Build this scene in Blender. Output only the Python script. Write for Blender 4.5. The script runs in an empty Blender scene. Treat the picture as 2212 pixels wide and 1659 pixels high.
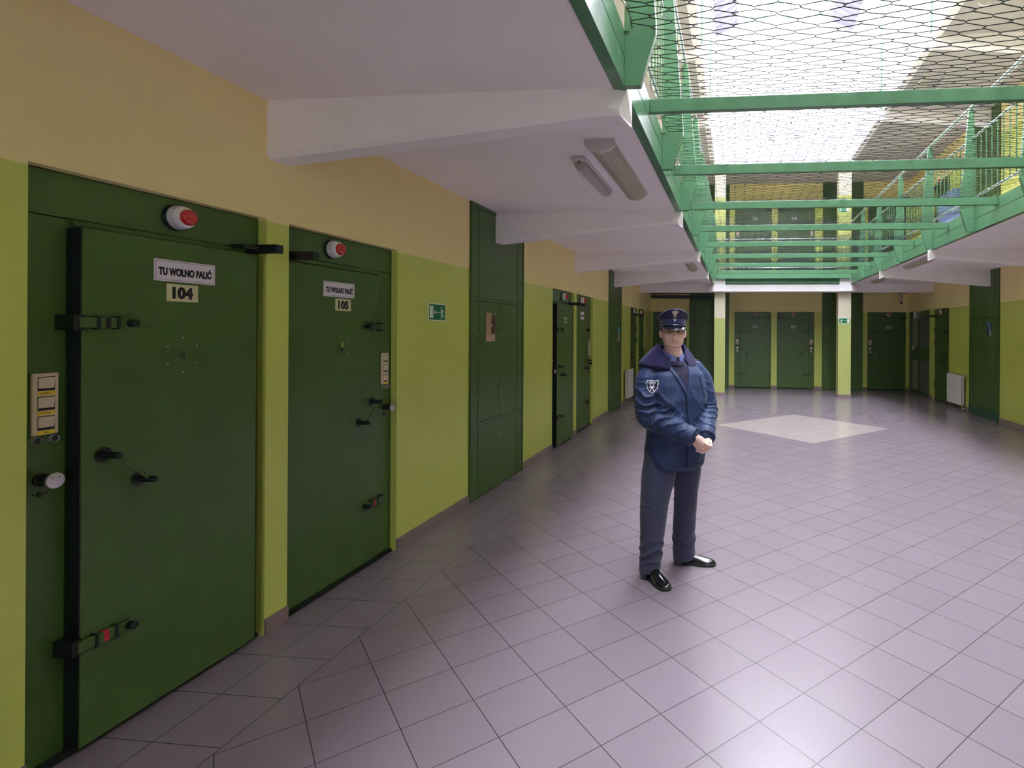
import bpy, bmesh, math, random
import numpy as np
from mathutils import Vector, Matrix
random.seed(7); np.random.seed(7)
S = bpy.context.scene
COL = S.collection
PI = math.pi

# ------------------------------------------------------------------ camera
EYE = 1.66
YAW = math.atan(124/1213); ROLL = 0.006
cam = bpy.data.cameras.new('camera'); camo = bpy.data.objects.new('camera', cam); COL.objects.link(camo)
cam.sensor_fit = 'HORIZONTAL'; cam.sensor_width = 36.0
cam.lens = 36.0*1213/2212
cam.shift_x = (1106-1466)/2212
cam.shift_y = (716.5-829.5)/2212
cam.clip_start = 0.05; cam.clip_end = 200
_fw = Vector((-math.sin(YAW), math.cos(YAW), 0)); _r = Vector((math.cos(YAW), math.sin(YAW), 0)); _u = Vector((0, 0, 1))
_r2 = math.cos(ROLL)*_r + math.sin(ROLL)*_u; _u2 = -math.sin(ROLL)*_r + math.cos(ROLL)*_u
_m = Matrix((( _r2.x, _u2.x, -_fw.x, 0), (_r2.y, _u2.y, -_fw.y, 0), (_r2.z, _u2.z, -_fw.z, EYE), (0, 0, 0, 1)))
camo.matrix_world = _m
S.camera = camo

# ------------------------------------------------------------------ sky, daylight through the skylight, exposure
w = bpy.data.worlds.new('overcast_sky'); S.world = w; w.use_nodes = True
bgn = w.node_tree.nodes['Background']
bgn.inputs[0].default_value = (0.935, 0.925, 1.0, 1); bgn.inputs[1].default_value = 11.0
SKY0, SKY1 = -1.0, 14.5
pl = bpy.data.lights.new('skylight_daylight', 'AREA'); pl.shape = 'RECTANGLE'; pl.size = 2.30; pl.size_y = SKY1-SKY0
pl.energy = 10; pl.cycles.is_portal = True
plo = bpy.data.objects.new('skylight_daylight', pl); COL.objects.link(plo); plo.location = (1.15, (SKY0+SKY1)/2, 10.4)
pw = bpy.data.lights.new('added_window_daylight', 'AREA'); pw.shape = 'RECTANGLE'; pw.size = 1.3; pw.size_y = 0.85  # portal of an unseen window added to brighten the hall
pw.energy = 10; pw.cycles.is_portal = True
pwo = bpy.data.objects.new('added_window_daylight', pw); COL.objects.link(pwo); pwo.location = (1.15, -7.4, 1.75); pwo.rotation_euler = (math.radians(-90), 0, math.radians(180))
S.view_settings.view_transform = 'Standard'; S.view_settings.look = 'None'
S.view_settings.gamma = 1.0; S.view_settings.use_curve_mapping = False
S.view_settings.exposure = 1.95
S.cycles.max_bounces = 20; S.cycles.diffuse_bounces = 16; S.cycles.glossy_bounces = 6; S.cycles.transparent_max_bounces = 16

# ------------------------------------------------------------------ layout (metres; x across the hall, y along it)
XL, XR, YF, YB = -2.535, 4.92, 16.75, -7.0       # wall faces
VL, VR, VF, VS = -0.566, 2.86, 14.50, -1.00                 # the void's edges
ZC, STOREY, ZF2 = 2.90, 3.14, 3.165              # gallery soffit, storey height, gallery floor
ZTOP = 9.27; ZAP = 9.60
BEAMY = [-2.92, -0.02, 2.80, 5.70, 8.60, 11.48]  # near faces of the transverse beams
BW = 0.17

# ------------------------------------------------------------------ materials
MATS = {}
def mat(name, color, rough=0.5, spec=0.5, metal=0.0, noise=0.0, nscale=8.0, bump=0.0, bscale=60.0, coat=0.0, trans=0.0, sheen=0.0):
    if name in MATS: return MATS[name]
    m = bpy.data.materials.new(name); m.use_nodes = True; nt = m.node_tree; b = nt.nodes['Principled BSDF']
    b.inputs['Base Color'].default_value = (*color, 1); b.inputs['Roughness'].default_value = rough
    b.inputs['Specular IOR Level'].default_value = spec; b.inputs['Metallic'].default_value = metal
    b.inputs['Coat Weight'].default_value = coat; b.inputs['Transmission Weight'].default_value = trans
    b.inputs['Sheen Weight'].default_value = sheen
    tc = nt.nodes.new('ShaderNodeTexCoord')
    if noise > 0:
        n = nt.nodes.new('ShaderNodeTexNoise'); n.inputs['Scale'].default_value = nscale; n.inputs['Detail'].default_value = 5
        nt.links.new(tc.outputs['Object'], n.inputs['Vector'])
        r = nt.nodes.new('ShaderNodeMapRange'); r.inputs[1].default_value = 0.3; r.inputs[2].default_value = 0.7
        r.inputs[3].default_value = 1-noise; r.inputs[4].default_value = 1+noise
        nt.links.new(n.outputs['Fac'], r.inputs[0])
        v = nt.nodes.new('ShaderNodeVectorMath'); v.operation = 'SCALE'; v.inputs[0].default_value = color
        nt.links.new(r.outputs[0], v.inputs['Scale']); nt.links.new(v.outputs[0], b.inputs['Base Color'])
    if bump > 0:
        n = nt.nodes.new('ShaderNodeTexNoise'); n.inputs['Scale'].default_value = bscale; n.inputs['Detail'].default_value = 3
        nt.links.new(tc.outputs['Object'], n.inputs['Vector'])
        bp = nt.nodes.new('ShaderNodeBump'); bp.inputs['Strength'].default_value = bump; bp.inputs['Distance'].default_value = 0.01
        nt.links.new(n.outputs['Fac'], bp.inputs['Height']); nt.links.new(bp.outputs[0], b.inputs['Normal'])
    MATS[name] = m
    return m

class NT:
    "small helper for writing node maths"
    def __init__(s, m): s.nt = m.node_tree
    def math(s, op, a, b=None, c=None):
        n = s.nt.nodes.new('ShaderNodeMath'); n.operation = op
        for i, v in enumerate((a, b, c)):
            if v is None: continue
            if isinstance(v, (int, float)): n.inputs[i].default_value = v
            else: s.nt.links.new(v, n.inputs[i])
        return n.outputs[0]
    def mix(s, f, a, b):
        n = s.nt.nodes.new('ShaderNodeMix'); n.data_type = 'RGBA'
        for i, v in ((0, f), (6, a), (7, b)):
            if isinstance(v, (int, float)): n.inputs[i].default_value = v
            elif isinstance(v, tuple): n.inputs[i].default_value = (*v, 1)
            else: s.nt.links.new(v, n.inputs[i])
        return n.outputs[2]
    def noise(s, vec, scale, detail=4):
        n = s.nt.nodes.new('ShaderNodeTexNoise'); n.inputs['Scale'].default_value = scale; n.inputs['Detail'].default_value = detail
        s.nt.links.new(vec, n.inputs['Vector']); return n.outputs['Fac']

CREAM = (0.84, 0.71, 0.345); LIME = (0.56, 0.615, 0.135)
def wall_material(name, cut, cream=CREAM, lime=LIME):
    "two-tone painted plaster: oil-painted lime below, cream above, repeated on each storey"
    m = bpy.data.materials.new(name); m.use_nodes = True; k = NT(m); nt = m.node_tree; b = nt.nodes['Principled BSDF']
    g = nt.nodes.new('ShaderNodeNewGeometry'); sp = nt.nodes.new('ShaderNodeSeparateXYZ'); nt.links.new(g.outputs['Position'], sp.inputs[0])
    z = sp.outputs[2]
    zz = k.math('SUBTRACT', z, k.math('MULTIPLY', k.math('GREATER_THAN', z, ZC+0.02), STOREY))
    up = k.math('GREATER_THAN', k.math('ADD', zz, k.math('MULTIPLY', k.noise(g.outputs['Position'], 30), 0.006)), cut)
    n1 = k.noise(g.outputs['Position'], 1.3)
    f = k.math('MULTIPLY_ADD', n1, 0.16, 0.92)
    c = k.mix(up, lime, cream)
    v = nt.nodes.new('ShaderNodeVectorMath'); v.operation = 'SCALE'; nt.links.new(c, v.inputs[0]); nt.links.new(f, v.inputs['Scale'])
    nt.links.new(v.outputs[0], b.inputs['Base Color'])
    nt.links.new(k.math('MULTIPLY_ADD', up, 0.42, 0.34), b.inputs['Roughness'])
    bp = nt.nodes.new('ShaderNodeBump'); bp.inputs['Strength'].default_value = 0.12; bp.inputs['Distance'].default_value = 0.01
    nt.links.new(k.noise(g.outputs['Position'], 45), bp.inputs['Height']); nt.links.new(bp.outputs[0], b.inputs['Normal'])
    return m

def floor_material():
    m = bpy.data.materials.new('floor_tiles'); m.use_nodes = True; k = NT(m); nt = m.node_tree; b = nt.nodes['Principled BSDF']
    g = nt.nodes.new('ShaderNodeNewGeometry'); sp = nt.nodes.new('ShaderNodeSeparateXYZ'); nt.links.new(g.outputs['Position'], sp.inputs[0])
    x, y = sp.outputs[0], sp.outputs[1]
    T = 0.3003; r2 = math.sqrt(2)
    # a corner of the diagonal lattice measured on the floor
    x0, y0 = -1.166, 2.419
    xs = k.math('SUBTRACT', x, x0); ys = k.math('SUBTRACT', y, y0)
    u = k.math('DIVIDE', k.math('ADD', xs, ys), r2*T); v = k.math('DIVIDE', k.math('SUBTRACT', ys, xs), r2*T)
    def line(c, wdt):
        f = k.math('FRACT', k.math('ADD', c, 100.5))
        return k.math('LESS_THAN', k.math('ABSOLUTE', k.math('SUBTRACT', f, 0.5)), wdt)
    diag = k.math('MAXIMUM', line(u, 0.0062), line(v, 0.0062))
    # straight border rows along the two long walls
    bx = k.math('DIVIDE', k.math('SUBTRACT', x, -2.02), T); by = k.math('DIVIDE', k.math('SUBTRACT', y, 2.93), T)
    rb = k.math('DIVIDE', k.math('SUBTRACT', x, 4.40), T)
    strL = k.math('MAXIMUM', line(bx, 0.0062), line(by, 0.0062)); strR = k.math('MAXIMUM', line(rb, 0.0062), line(by, 0.0062))
    isL = k.math('LESS_THAN', x, -2.018); isR = k.math('GREATER_THAN', x, 4.398)
    grout = k.math('ADD', k.math('MULTIPLY', diag, k.math('SUBTRACT', k.math('SUBTRACT', 1.0, isL), isR)),
                   k.math('ADD', k.math('MULTIPLY', strL, isL), k.math('MULTIPLY', strR, isR)))
    # per tile tone
    comb = nt.nodes.new('ShaderNodeCombineXYZ'); nt.links.new(k.math('FLOOR', u), comb.inputs[0]); nt.links.new(k.math('FLOOR', v), comb.inputs[1])
    wn = nt.nodes.new('ShaderNodeTexWhiteNoise'); nt.links.new(comb.outputs[0], wn.inputs['Vector'])
    tone = k.math('MULTIPLY_ADD', wn.outputs['Value'], 0.07, 0.965)
    spk = k.math('MULTIPLY_ADD', k.noise(g.outputs['Position'], 260, 2), 0.22, 0.89)
    # light diamond inlay: |x-cx|+|y-cy| < 7 half-diagonals
    d = k.math('ADD', k.math('ABSOLUTE', k.math('SUBTRACT', x, 1.165)), k.math('ABSOLUTE', k.math('SUBTRACT', y, 10.06)))
    dia = k.math('LESS_THAN', d, 1.487)
    c = k.mix(dia, (0.200, 0.160, 0.187), (0.33, 0.28, 0.275))
    c2 = k.mix(grout, c, k.mix(dia, (0.045, 0.032, 0.042), (0.36, 0.31, 0.31)))
    s = nt.nodes.new('ShaderNodeVectorMath'); s.operation = 'SCALE'; nt.links.new(c2, s.inputs[0]); nt.links.new(k.math('MULTIPLY', tone, spk), s.inputs['Scale'])
    nt.links.new(s.outputs[0], b.inputs['Base Color'])
    nt.links.new(k.math('MULTIPLY_ADD', k.noise(g.outputs['Position'], 6), 0.10, 0.19), b.inputs['Roughness'])
    b.inputs['Specular IOR Level'].default_value = 0.45
    bp = nt.nodes.new('ShaderNodeBump'); bp.inputs['Strength'].default_value = 0.5; bp.inputs['Distance'].default_value = 0.003; bp.invert = True
    nt.links.new(grout, bp.inputs['Height']); nt.links.new(bp.outputs[0], b.inputs['Normal'])
    return m

M_WALL = wall_material('painted_wall', 2.25)
M_PIL = wall_material('painted_pillar', 2.02, (0.63, 0.565, 0.43), (0.41, 0.445, 0.14))
M_FLOOR = floor_material()
M_WHITE = mat('white_plaster', (0.86, 0.81, 0.83), 0.8, 0.3, noise=0.03, nscale=2, bump=0.06)
M_CEIL = mat('ceiling_plaster', (0.88, 0.815, 0.83), 0.85, 0.3, noise=0.04, nscale=1.2, bump=0.05)
M_BASE = mat('base_tiles', (0.24, 0.17, 0.17), 0.4, 0.5, noise=0.1, nscale=3)
M_DOOR = mat('door_green', (0.058, 0.116, 0.025), 0.34, 0.5, noise=0.08, nscale=5, bump=0.04, bscale=35)
M_STEEL = mat('steel_green', (0.096, 0.222, 0.120), 0.24, 0.5, noise=0.08, nscale=6, bump=0.03, bscale=25)
M_TEAL = mat('hinge_teal', (0.02, 0.085, 0.055), 0.4, 0.5)
M_PIPE = mat('galvanised_rail', (0.42, 0.52, 0.47), 0.35, 0.6, metal=0.4)
M_BLACK = mat('black_plastic', (0.008, 0.010, 0.012), 0.35, 0.5)
M_DARK = mat('dark_gap', (0.010, 0.014, 0.009), 0.6, 0.3)
M_WIRE = mat('mesh_wire', (0.016, 0.022, 0.030), 0.35, 0.6, metal=0.2)
M_PLAST = mat('cream_plastic', (0.62, 0.50, 0.40), 0.4, 0.5)
M_WPLAST = mat('white_plastic', (0.80, 0.76, 0.80), 0.35, 0.5)
M_RED = mat('red_lens', (0.55, 0.008, 0.016), 0.16, 0.6, coat=0.6)
M_YEL = mat('yellow_tape', (0.75, 0.52, 0.02), 0.5)
M_SIGN = mat('sign_white', (0.70, 0.62, 0.74), 0.45)
M_SIGNB = mat('sign_border', (0.16, 0.03, 0.16), 0.5)
M_NUM = mat('number_cream', (0.60, 0.56, 0.34), 0.5)
M_INK = mat('sign_ink', (0.006, 0.005, 0.010), 0.5)
M_EXITG = mat('exit_green', (0.0, 0.16, 0.055), 0.4)
M_EXITW = mat('exit_white', (0.72, 0.78, 0.68), 0.45)
M_CHROME = mat('bright_metal', (0.62, 0.58, 0.66), 0.3, 0.6, metal=0.7)
M_RAD = mat('radiator_white', (0.74, 0.72, 0.76), 0.35, 0.5)
M_DIFF = mat('ribbed_diffuser', (0.40, 0.36, 0.29), 0.3, 0.5)
M_LAMPW = mat('lamp_housing', (0.66, 0.61, 0.62), 0.4, 0.5)
M_CLEAR = mat('clear_lamp_cover', (0.45, 0.42, 0.40), 0.12, 0.6)
M_CORR = mat('corrugated_sheet', (0.16, 0.16, 0.19), 0.5, 0.5)
M_FLASH = mat('roof_flashing', (0.36, 0.36, 0.41), 0.5, 0.5)
M_PIPE2 = mat('dark_duct', (0.07, 0.085, 0.085), 0.45, 0.5)

# ------------------------------------------------------------------ mesh helpers
class MB:
    def __init__(s): s.v = []; s.f = []; s.mi = []; s.m = 0
    def add(s, vs, fs):
        o = len(s.v); s.v += [tuple(p) for p in vs]
        for f in fs: s.f.append([i+o for i in f]); s.mi.append(s.m)
    def box(s, x0, x1, y0, y1, z0, z1):
        x0, x1 = min(x0, x1), max(x0, x1); y0, y1 = min(y0, y1), max(y0, y1); z0, z1 = min(z0, z1), max(z0, z1)
        s.add([(x0,y0,z0),(x1,y0,z0),(x1,y1,z0),(x0,y1,z0),(x0,y0,z1),(x1,y0,z1),(x1,y1,z1),(x0,y1,z1)],
              [(0,3,2,1),(4,5,6,7),(0,1,5,4),(1,2,6,5),(2,3,7,6),(3,0,4,7)]); return s
    def prism(s, poly, axis, a, b):
        "poly of 2-D points in the plane across axis, extruded from a to b"
        n = len(poly)
        def P(p, t): return (t, p[0], p[1]) if axis == 'x' else (p[0], t, p[1]) if axis == 'y' else (p[0], p[1], t)
        vs = [P(p, a) for p in poly] + [P(p, b) for p in poly]
        ar = sum(poly[i][0]*poly[(i+1) % n][1]-poly[(i+1) % n][0]*poly[i][1] for i in range(n))
        flip = (ar > 0) ^ (axis == 'y') ^ (b < a)
        fs = [list(range(n))[::-1], list(range(n, 2*n))] + [(i, (i+1) % n, n+(i+1) % n, n+i) for i in range(n)]
        if not flip: fs = [list(f)[::-1] for f in fs]
        s.add(vs, fs); return s
    def cyl(s, p, q, r, n=16, r2=None, cap=True):
        p, q = Vector(p), Vector(q); r2 = r if r2 is None else r2
        d = (q-p).normalized(); a = d.orthogonal().normalized(); b = d.cross(a)
        vs = [p+(a*math.cos(t)+b*math.sin(t))*r for t in [2*PI*i/n for i in range(n)]] + [q+(a*math.cos(t)+b*math.sin(t))*r2 for t in [2*PI*i/n for i in range(n)]]
        fs = [(i, (i+1) % n, n+(i+1) % n, n+i) for i in range(n)]
        if cap: fs += [list(range(n))[::-1], list(range(n, 2*n))]
        s.add(vs, fs); return s
    def tube(s, pts, r, n=8, closed=False):
        pts = [Vector(p) for p in pts]; N = len(pts); vs = []; fs = []
        up = None
        for i, p in enumerate(pts):
            a = pts[(i-1) % N] if (i > 0 or closed) else p; b = pts[(i+1) % N] if (i < N-1 or closed) else p
            d = (b-a).normalized()
            if up is None: up = d.orthogonal().normalized()
            up = (up - d*up.dot(d)).normalized(); w_ = d.cross(up)
            rr = r[i] if isinstance(r, (list, tuple)) else r
            vs += [p+(up*math.cos(t)+w_*math.sin(t))*rr for t in [2*PI*j/n for j in range(n)]]
        M = N if closed else N-1
        for i in range(M):
            for j in range(n):
                a = i*n+j; b = i*n+(j+1) % n; c = ((i+1) % N)*n+(j+1) % n; d = ((i+1) % N)*n+j
                fs.append((a, b, c, d))
        if not closed: fs += [list(range(n))[::-1], list(range((N-1)*n, N*n))]
        s.add(vs, fs); return s
    def lathe(s, prof, origin=(0,0,0), axis='y', n=32):
        "prof: (radius, distance along axis)"
        o = Vector(origin); vs = []; fs = []
        for r, h in prof:
            for i in range(n):
                c, t = r*math.cos(2*PI*i/n), r*math.sin(2*PI*i/n)
                vs.append(o+Vector({'x': (h, c, t), 'y': (c, h, t), 'z': (c, t, h)}[axis]))
        for k in range(len(prof)-1):
            for i in range(n):
                fs.append((k*n+i, k*n+(i+1) % n, (k+1)*n+(i+1) % n, (k+1)*n+i))
        fs += [list(range(n))[::-1], list(range((len(prof)-1)*n, len(prof)*n))]
        s.add(vs, fs); return s
    def text(s, body, x, y, z, width, height, off=0.0, ext=0.0012, bold=0.02):
        "flat lettering centred on (x, z), facing -y"
        m = text_mesh(body, bold)
        vs = np.array([v.co[:] for v in m.vertices]); lo = vs.min(0); hi = vs.max(0)
        sx = width/(hi[0]-lo[0]); sy = height/(hi[1]-lo[1])
        P = [((v[0]-(lo[0]+hi[0])/2)*sx+x, y-(v[2]-lo[2])/max(hi[2]-lo[2], 1e-6)*ext, (v[1]-(lo[1]+hi[1])/2)*sy+z) for v in vs]
        s.add(P, [list(p.vertices) for p in m.polygons]); return s
    def build(s, name, mats, parent=None, bevel=0, smooth=False, seg=2, fix=True):
        me = bpy.data.meshes.new(name); me.from_pydata(s.v, [], s.f)
        if not isinstance(mats, (list, tuple)): mats = [mats]
        for m in mats: me.materials.append(m)
        me.polygons.foreach_set('material_index', s.mi)
        if fix:
            bm = bmesh.new(); bm.from_mesh(me); bmesh.ops.recalc_face_normals(bm, faces=bm.faces); bm.to_mesh(me); bm.free()
        o = bpy.data.objects.new(name, me); COL.objects.link(o)
        if parent is not None: o.parent = parent
        if bevel:
            b = o.modifiers.new('bevel', 'BEVEL'); b.width = bevel; b.segments = seg; b.limit_method = 'ANGLE'; b.angle_limit = 0.6
        if smooth:
            me.polygons.foreach_set('use_smooth', [True]*len(me.polygons))
            if hasattr(me, 'set_sharp_from_angle'): me.set_sharp_from_angle(angle=0.7)
        return o

_TX = {}
def text_mesh(body, bold=0.02):
    if (body, bold) in _TX: return _TX[(body, bold)]
    c = bpy.data.curves.new('txt', 'FONT'); c.body = body; c.extrude = 0.02; c.offset = bold; c.resolution_u = 4
    o = bpy.data.objects.new('txt', c); COL.objects.link(o)
    dg = bpy.context.evaluated_depsgraph_get(); dg.update()
    me = bpy.data.meshes.new_from_object(o.evaluated_get(dg))
    bpy.data.objects.remove(o); bpy.data.curves.remove(c)
    _TX[(body, bold)] = me; return me

def tag(o, label=None, cat=None, group=None, kind=None):
    if label: o['label'] = label
    if cat: o['category'] = cat
    if group: o['group'] = group
    if kind: o['kind'] = kind
    return o
def empty(name, loc, rz=0.0):
    o = bpy.data.objects.new(name, None); COL.objects.link(o); o.location = loc; o.rotation_euler = (0, 0, rz); o.empty_display_size = 0.1
    return o
def copy_tree(o, parent=None):
    c = o.copy(); COL.objects.link(c)
    if parent is not None: c.parent = parent
    for ch in list(o.children): copy_tree(ch, c)
    return c
ORD = ['first', 'second', 'third', 'fourth', 'fifth', 'sixth', 'seventh', 'eighth', 'ninth', 'tenth', 'eleventh']
def structure(o, label, cat): return tag(o, label, cat, kind='structure')

# ================================================================== the room
DOORS_L = [(1.77, 2.80), (2.955, 3.985), (7.58, 8.61), (8.76, 9.79), (13.36, 14.39), (14.55, 15.58)]
DOORS_R = [(13.62, 14.67), (14.93, 16.58)]
DOORS_F = [(-2.50, -1.47), (-0.05, 1.03), (1.20, 2.28), (3.79, 4.87)]
HD = 2.26; REC = 0.05
CAB_L = [(5.13, 6.46), (11.0, 12.2)]; CAB_R = [(11.08, 12.42)]
CAB_F = [(-1.39, -0.21), (2.50, 3.655)]

# floor
fl = MB().box(-3.2, 5.6, YB-0.3, 17.5, -0.2, 0).build('floor', M_FLOOR)
structure(fl, 'lavender grey floor tiles laid on the diagonal with a pale diamond inlay', 'floor')

def wall_with_openings(name, along, face, out, lo, hi, openings, ztop, label):
    "a wall whose face is at 'face'; out = +1/-1 thickness direction; openings (a, b, height)"
    m = MB(); t = 0.3*out
    def seg(a, b, z0, z1, d0=0.0):
        if b-a < 1e-4: return
        if along == 'y': m.box(face+d0*out, face+t, a, b, z0, z1)
        else: m.box(a, b, face+d0*out, face+t, z0, z1)
    ed = [lo]
    for a, b, h in sorted(openings): ed += [a, b]
    ed.append(hi)
    for i in range(0, len(ed), 2): seg(ed[i], ed[i+1], 0, ztop)
    for a, b, h in openings:
        if isinstance(h, tuple):
            zs = [0]
            for z0, z1 in h:
                if z0 > zs[-1]: seg(a, b, zs[-1], z0)
                seg(a, b, z0, z1, REC+0.03); zs.append(z1)
            seg(a, b, zs[-1], ztop)
        else:
            seg(a, b, 0, h, REC+0.03); seg(a, b, h, ztop)
    o = m.build(name, M_WALL); structure(o, label, 'wall'); return o
two = ((0, HD), (STOREY+0.06, STOREY+HD-0.01))
wall_with_openings('wall_left', 'y', XL, -1, YB, YF+0.3, [(a, b, HD) for a, b in DOORS_L], ZC+STOREY, 'left wall, lime green below and cream above, behind the near cell doors')
GATE = DOORS_R[1]
opR = [(DOORS_R[0][0], DOORS_R[0][1], two)]
wr = wall_with_openings('wall_right', 'y', XR, 1, YB, GATE[0], opR, ZC+STOREY, 'right wall, lime green below and cream above, with the white radiator')
m = MB(); m.box(XR, XR+.3, GATE[1], YF+.3, 0, ZC+STOREY); m.box(XR, XR+.3, GATE[0], GATE[1], HD, ZC+STOREY)
structure(m.build('wall_right_end', M_WALL), 'short end of the right wall around the barred gate', 'wall')
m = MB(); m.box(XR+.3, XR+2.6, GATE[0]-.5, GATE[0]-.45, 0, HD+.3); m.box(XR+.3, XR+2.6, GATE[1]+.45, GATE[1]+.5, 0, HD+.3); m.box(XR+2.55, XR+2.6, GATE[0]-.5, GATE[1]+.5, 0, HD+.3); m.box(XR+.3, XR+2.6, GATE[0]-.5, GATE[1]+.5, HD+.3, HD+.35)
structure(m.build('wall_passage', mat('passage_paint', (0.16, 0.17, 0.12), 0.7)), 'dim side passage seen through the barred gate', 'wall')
structure(MB().box(XR+.3, XR+2.6, GATE[0]-.5, GATE[1]+.5, -.2, 0).build('floor_passage', M_BASE), 'dim floor behind the barred gate', 'floor')
wall_with_openings('wall_far', 'x', YF, 1, XL-.3, XR+.3, [(DOORS_F[0][0], DOORS_F[0][1], HD)]+[(a, b, two) for a, b in DOORS_F[1:]], ZC+STOREY, 'far end wall, lime green below and cream above, holding doors 111 to 113')
m = MB(); m.box(XL-.3, .50, YB-.3, YB, 0, ZC+STOREY); m.box(1.8, XR+.3, YB-.3, YB, 0, ZC+STOREY); m.box(.50, 1.8, YB-.3, YB, 0, 1.325); m.box(.50, 1.8, YB-.3, YB, 2.175, ZC+STOREY)
structure(m.build('wall_back', M_WALL), 'wall behind the camera with a window added for fill light', 'wall')
wd = empty('window_added', (1.15, YB-.15, 1.75)); structure(wd, 'unseen window added behind the camera for fill light', 'window')  # added out of view, only to raise the indirect light
m = MB()
for x in (-.65, -.02, .61): m.box(x, x+.04, -.03, .03, -.425, .425)
m.box(-.65, .65, -.03, .03, -.425, -.385); m.box(-.65, .65, -.03, .03, .385, .425); m.build('added_window_frame', M_WHITE, wd)
ADDED_WINDOW = wd

# baseboards: every stretch of wall between openings
def base_run(wall, a, b, n):
    h, t = 0.088, 0.012
    g = 0.0015; m = MB(); k = max(1, round((b-a)/0.3)); st = (b-a)/k
    for i in range(k):
        p, q = a+i*st+g, a+(i+1)*st-g
        if wall == 'left': m.box(XL, XL+t, p, q, 0, h)
        elif wall == 'right': m.box(XR-t, XR, p, q, 0, h)
        elif wall == 'far': m.box(p, q, YF-t, YF, 0, h)
    o = m.build('baseboard_%s' % wall, M_BASE); structure(o, 'brown tile baseboard along the %s wall' % wall, 'baseboard')
def gaps(lo, hi, ops):
    ed = [lo]
    for a, b in sorted(ops): ed += [a, b]
    ed.append(hi); return [(ed[i], ed[i+1]) for i in range(0, len(ed), 2) if ed[i+1]-ed[i] > 0.02]
for i, (a, b) in enumerate(gaps(YB, YF-.013, DOORS_L+CAB_L)): base_run('left', a, b, i)
for i, (a, b) in enumerate(gaps(YB, YF-.013, DOORS_R+CAB_R)): base_run('right', a, b, i)
for i, (a, b) in enumerate(gaps(XL, XR, DOORS_F+CAB_F)): base_run('far', a, b, i)

# gallery slabs (soffits are the ceilings of the corridors)
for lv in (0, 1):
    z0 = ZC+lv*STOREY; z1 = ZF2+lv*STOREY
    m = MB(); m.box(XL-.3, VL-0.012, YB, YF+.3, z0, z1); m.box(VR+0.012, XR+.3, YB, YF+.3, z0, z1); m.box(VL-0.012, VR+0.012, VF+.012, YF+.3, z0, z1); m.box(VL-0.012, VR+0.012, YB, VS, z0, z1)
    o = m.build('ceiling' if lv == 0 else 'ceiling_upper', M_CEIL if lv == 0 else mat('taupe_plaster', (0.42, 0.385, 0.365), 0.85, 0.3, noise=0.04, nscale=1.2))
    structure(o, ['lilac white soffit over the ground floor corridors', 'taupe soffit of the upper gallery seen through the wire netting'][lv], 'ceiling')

# transverse beams, deeper at the wall, with a splayed white tip
def beam(side, y0, lv):
    zt = ZC+lv*STOREY; zw, ze = zt-.315, zt-.135; y1 = y0+BW
    if side == 'l': X = lambda t: t
    else: X = lambda t: VL+VR-t
    wl = XL if side == 'l' else VL+VR-XR
    m = MB()
    c = 0.028
    def ring(x, zb): return [(X(x), y0, zt), (X(x), y0, zb+c), (X(x), y0+c*.8, zb), (X(x), y1-c*.8, zb), (X(x), y1, zb+c), (X(x), y1, zt)]
    A = ring(wl, zw); B = ring(VL-.085, ze)
    tip = [(X(VL+.004), y0+.03, zt), (X(VL-.035), y0+.012, ze+c), (X(VL-.03), y0+c, ze), (X(VL+.004), y1-c*.8, ze-.02), (X(VL+.004), y1, ze), (X(VL+.004), y1, zt)]
    vs = A+B+tip; fs = []
    for k in (0, 6):
        for i in range(6): fs.append((k+i, k+(i+1) % 6, k+6+(i+1) % 6, k+6+i))
    fs += [list(range(6)), list(range(12, 18))[::-1]]
    m.add(vs, fs)
    return m.build('concrete_beam', M_WHITE)
for lv in (0, 1):
    for s in 'lr':
        for i, y in enumerate(BEAMY):
            o = beam(s, y, lv)
            structure(o, 'white tapering concrete beam, number %s along the %s side%s' % (ORD[i], 'left' if s == 'l' else 'right', ['', ' of the upper storey'][lv]), 'beam')
            o.name = 'trim_%d' % (1+i+6*(s == 'r')+12*lv)

# pillars at the end of the void, running through both storeys
for i, (a, b) in enumerate([(-0.566, -0.285), (2.585, 2.90)]):
    p = MB().box(a, b, 14.62, 14.92, 0, ZC+STOREY).build('pillar', M_PIL)
    structure(p, ['square pillar left of the doors 111 and 112, lime below and cream above', 'square pillar carrying the green exit sign'][i], 'pillar')
    p.name = 'trim_%d' % (30+i)
    q = MB().box(a-.014, b+.014, 14.606, 14.934, 0, .09).build('baseboard_pillar', M_BASE); structure(q, 'tile skirting around the %s pillar' % ['left', 'right'][i], 'baseboard')
# lintel beam and its white haunches over the pillars
for lv in (0, 1):
    z = ZC+lv*STOREY
    m = MB(); m.box(VL-.05, VR+.08, 14.60, 14.94, z-.20, z-.002)
    for sx, x0, x1 in ((-1, -.566, -.285), (1, 2.585, 2.86)):
        e = x0 if sx < 0 else x1
        m.prism([(x0, z-.2), (x1, z-.2), (x1, z+.2), (x0, z+.2)] if lv == 0 else [(x0, z-.2), (x1, z-.2), (x1, z), (x0, z)], 'y', 14.46, 14.60)
        m.prism([(e, z-.2), (e+sx*.24, z-.2), (e, z-.004)][::1], 'y', 14.46, 14.60)
    m.box(-.285, 2.585, 14.50, 14.60, z-.20, z-.02)
    o = m.build('trim_%d' % (40+lv), M_WHITE); structure(o, ['white lintel with splayed haunches over the two pillars', 'white lintel over the upper storey pillars'][lv], 'beam')
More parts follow.
